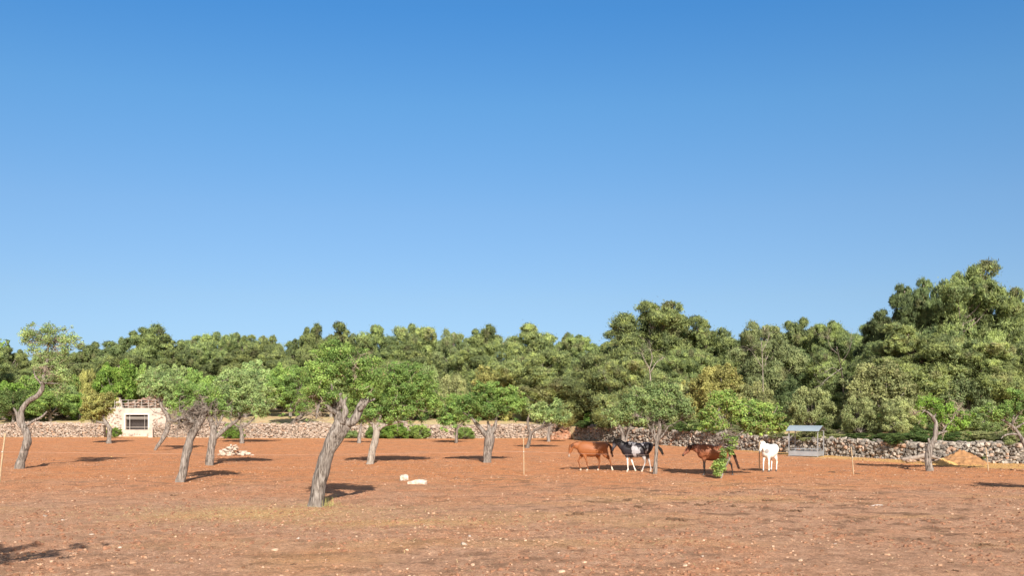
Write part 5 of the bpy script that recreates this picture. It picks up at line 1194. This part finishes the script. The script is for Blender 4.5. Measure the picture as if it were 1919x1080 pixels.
# manure clods
def clod(px, py, wpx, seed, lab):
    x, y = gnd(px, py); rng = np.random.default_rng(seed); n = 12; r = wpx / 2 / FPX * y
    cen = rng.normal(0, .45, (n, 3)) * np.array([r, r, .1 * r]); V, F, c = rocks(cen, rng.uniform(.2, .38, n) * r, rng, ICO1, .25, .8)
    tag(link('dung_pile', mesh_np('dung', V, F, c), M['dung'], None, (x, y, gz(x, y) + .01)), lab, 'dung', 'dung piles on the field')
M['dung'] = plain('dry_dung', (.13, .075, .045), 1, 0, .4, 20, .3)
DG = ([(1835, 1001, 20), (1783, 1058, 12), (1724, 1008, 8), (1280, 977, 24), (1265, 975, 30), (1195, 951, 22), (1085, 966, 26), (1065, 967, 16), (1330, 941, 14), (1375, 950, 22), (1180, 938, 24), (803, 981, 7), (1852, 1022, 20), (330, 930, 14), (1444, 899, 14), (1606, 889, 12), (1560, 886, 14), (1790, 1075, 12), (1310, 946, 22), (1440, 938, 18), (1110, 941, 16), (1830, 912, 18), (1495, 957, 24), (550, 1058, 14), (1285, 943, 16)])
ol = ordinals(DG, 'dark dung pile')
for k, (px, py, w_) in enumerate(DG): clod(px, py, w_, 700 + k, ol[k])

# gravel and crumbs: too many to count
def scatter():
    rng = np.random.default_rng(77); n = 42000
    y = 15 + 45 * rng.random(n) ** 1.5; x = rng.uniform(-1, 1, n) * (y * .56 + 1)
    kk = fbm(np.stack([x * .35, y * .35, x * 0], 1), 3, 12); keep = rng.random(n) < np.clip((kk - .3) * 2.4, .12, 1); x, y = x[keep], y[keep]; n = len(x)
    s = .006 + rng.random(n) ** 5 * .034 + .0002 * y
    z = np.array([gz(a, b) for a, b in zip(x, y)])
    V, F, c = rocks(np.stack([x, y, z + s * .2], 1), s, rng, ICO1, .25, .65)
    tag(link('gravel', mesh_np('gravel', V, F, c), M['pebble']), 'pale and reddish small stones strewn over the red earth', 'gravel', None, 'stuff')
    # darker earth crumbs
    n = 26000; y = 15 + 48 * rng.random(n) ** 1.4; x = rng.uniform(-1, 1, n) * (y * .56 + 1)
    kk = fbm(np.stack([x * .3, y * .45, x * 0], 1), 3, 44); keep = kk > .48; x, y = x[keep], y[keep]; n = len(x); s = .010 + rng.random(n) ** 4 * .055; z = np.array([gz(a, b) for a, b in zip(x, y)])
    V, F, c = rocks(np.stack([x, y, z], 1), s, rng, ICO1, .3, .8)
    tag(link('earth_crumbs', mesh_np('crumbs', V, F, c), M['crumb']), 'brown crumbs of earth and dung strewn over the field', 'earth crumbs', None, 'stuff')
    # straw
    n = 9000; parts = []
    for cx, cy, sx, sy, m_ in ((-8, 28.8, 2.8, 1.5, 2600), (-3, 26, 3, 1.3, 500), (0, 25, 12, 6, 1500), (19, 60.5, 1.5, 1.6, 900), (-5.9, 30.9, .5, .4, 260)):
        parts.append(np.stack([rng.normal(cx, sx, m_), rng.normal(cy, sy, m_)], 1))
    q = np.concatenate(parts); n = len(q); z = np.array([gz(a, b) for a, b in q]) + .012; P = np.stack([q[:, 0], q[:, 1], z], 1)
    a = rng.uniform(0, 6.3, n); l = rng.uniform(.04, .12, n); d = np.stack([np.cos(a) * l, np.sin(a) * l, rng.normal(0, .012, n)], 1); sd_ = np.stack([-np.sin(a), np.cos(a), a * 0], 1) * .005
    V = np.stack([P - d - sd_, P + d - sd_, P + d + sd_, P - d + sd_], 1).reshape(-1, 3)
    tag(link('straw_litter', mesh_np('straw', V, np.arange(n * 4).reshape(-1, 4)), M['straw']), 'thin dry straw littered on the earth around the nearest tree', 'straw', None, 'stuff')
M['crumb'] = plain('earth_crumb', (.25, .125, .075), 1, 0, .35, 9, .3)
scatter()
def grass_tuft(px, py, label, seed, n=110, h=.34, w_=.5):
    x, y = gnd(px, py); rng = np.random.default_rng(seed); mb = MB(); 
    b = rng.normal(0, w_ * .4, (n, 2)); a = rng.uniform(0, 6.3, n); V = []
    for (bx, by), aa in zip(b, a):
        hh = h * rng.uniform(.25, 1) ** 1.3; d = np.array([math.cos(aa), math.sin(aa), 0]) * hh * rng.uniform(.2, .8); s = np.array([-math.sin(aa), math.cos(aa), 0]) * .006; p = np.array([bx, by, 0])
        t = p + d * .4 + np.array([0, 0, hh * .6]); e = p + d + np.array([0, 0, hh]); mb.add([p - s, p + s, t + s * .7, t - s * .7, e], [[3, 2, 4]], [[0, 1, 2, 3]])
    tag(link('grass_tuft', mb.mesh('tuft'), M['dry_grass'], None, (x, y, gz(x, y))), label, 'grass tuft')
grass_tuft(612, 949, 'dry grass tuft at the right foot of the nearest almond trunk', 1)
grass_tuft(608, 938, 'small dry grass tuft just behind the nearest almond trunk', 2, 60, .25)
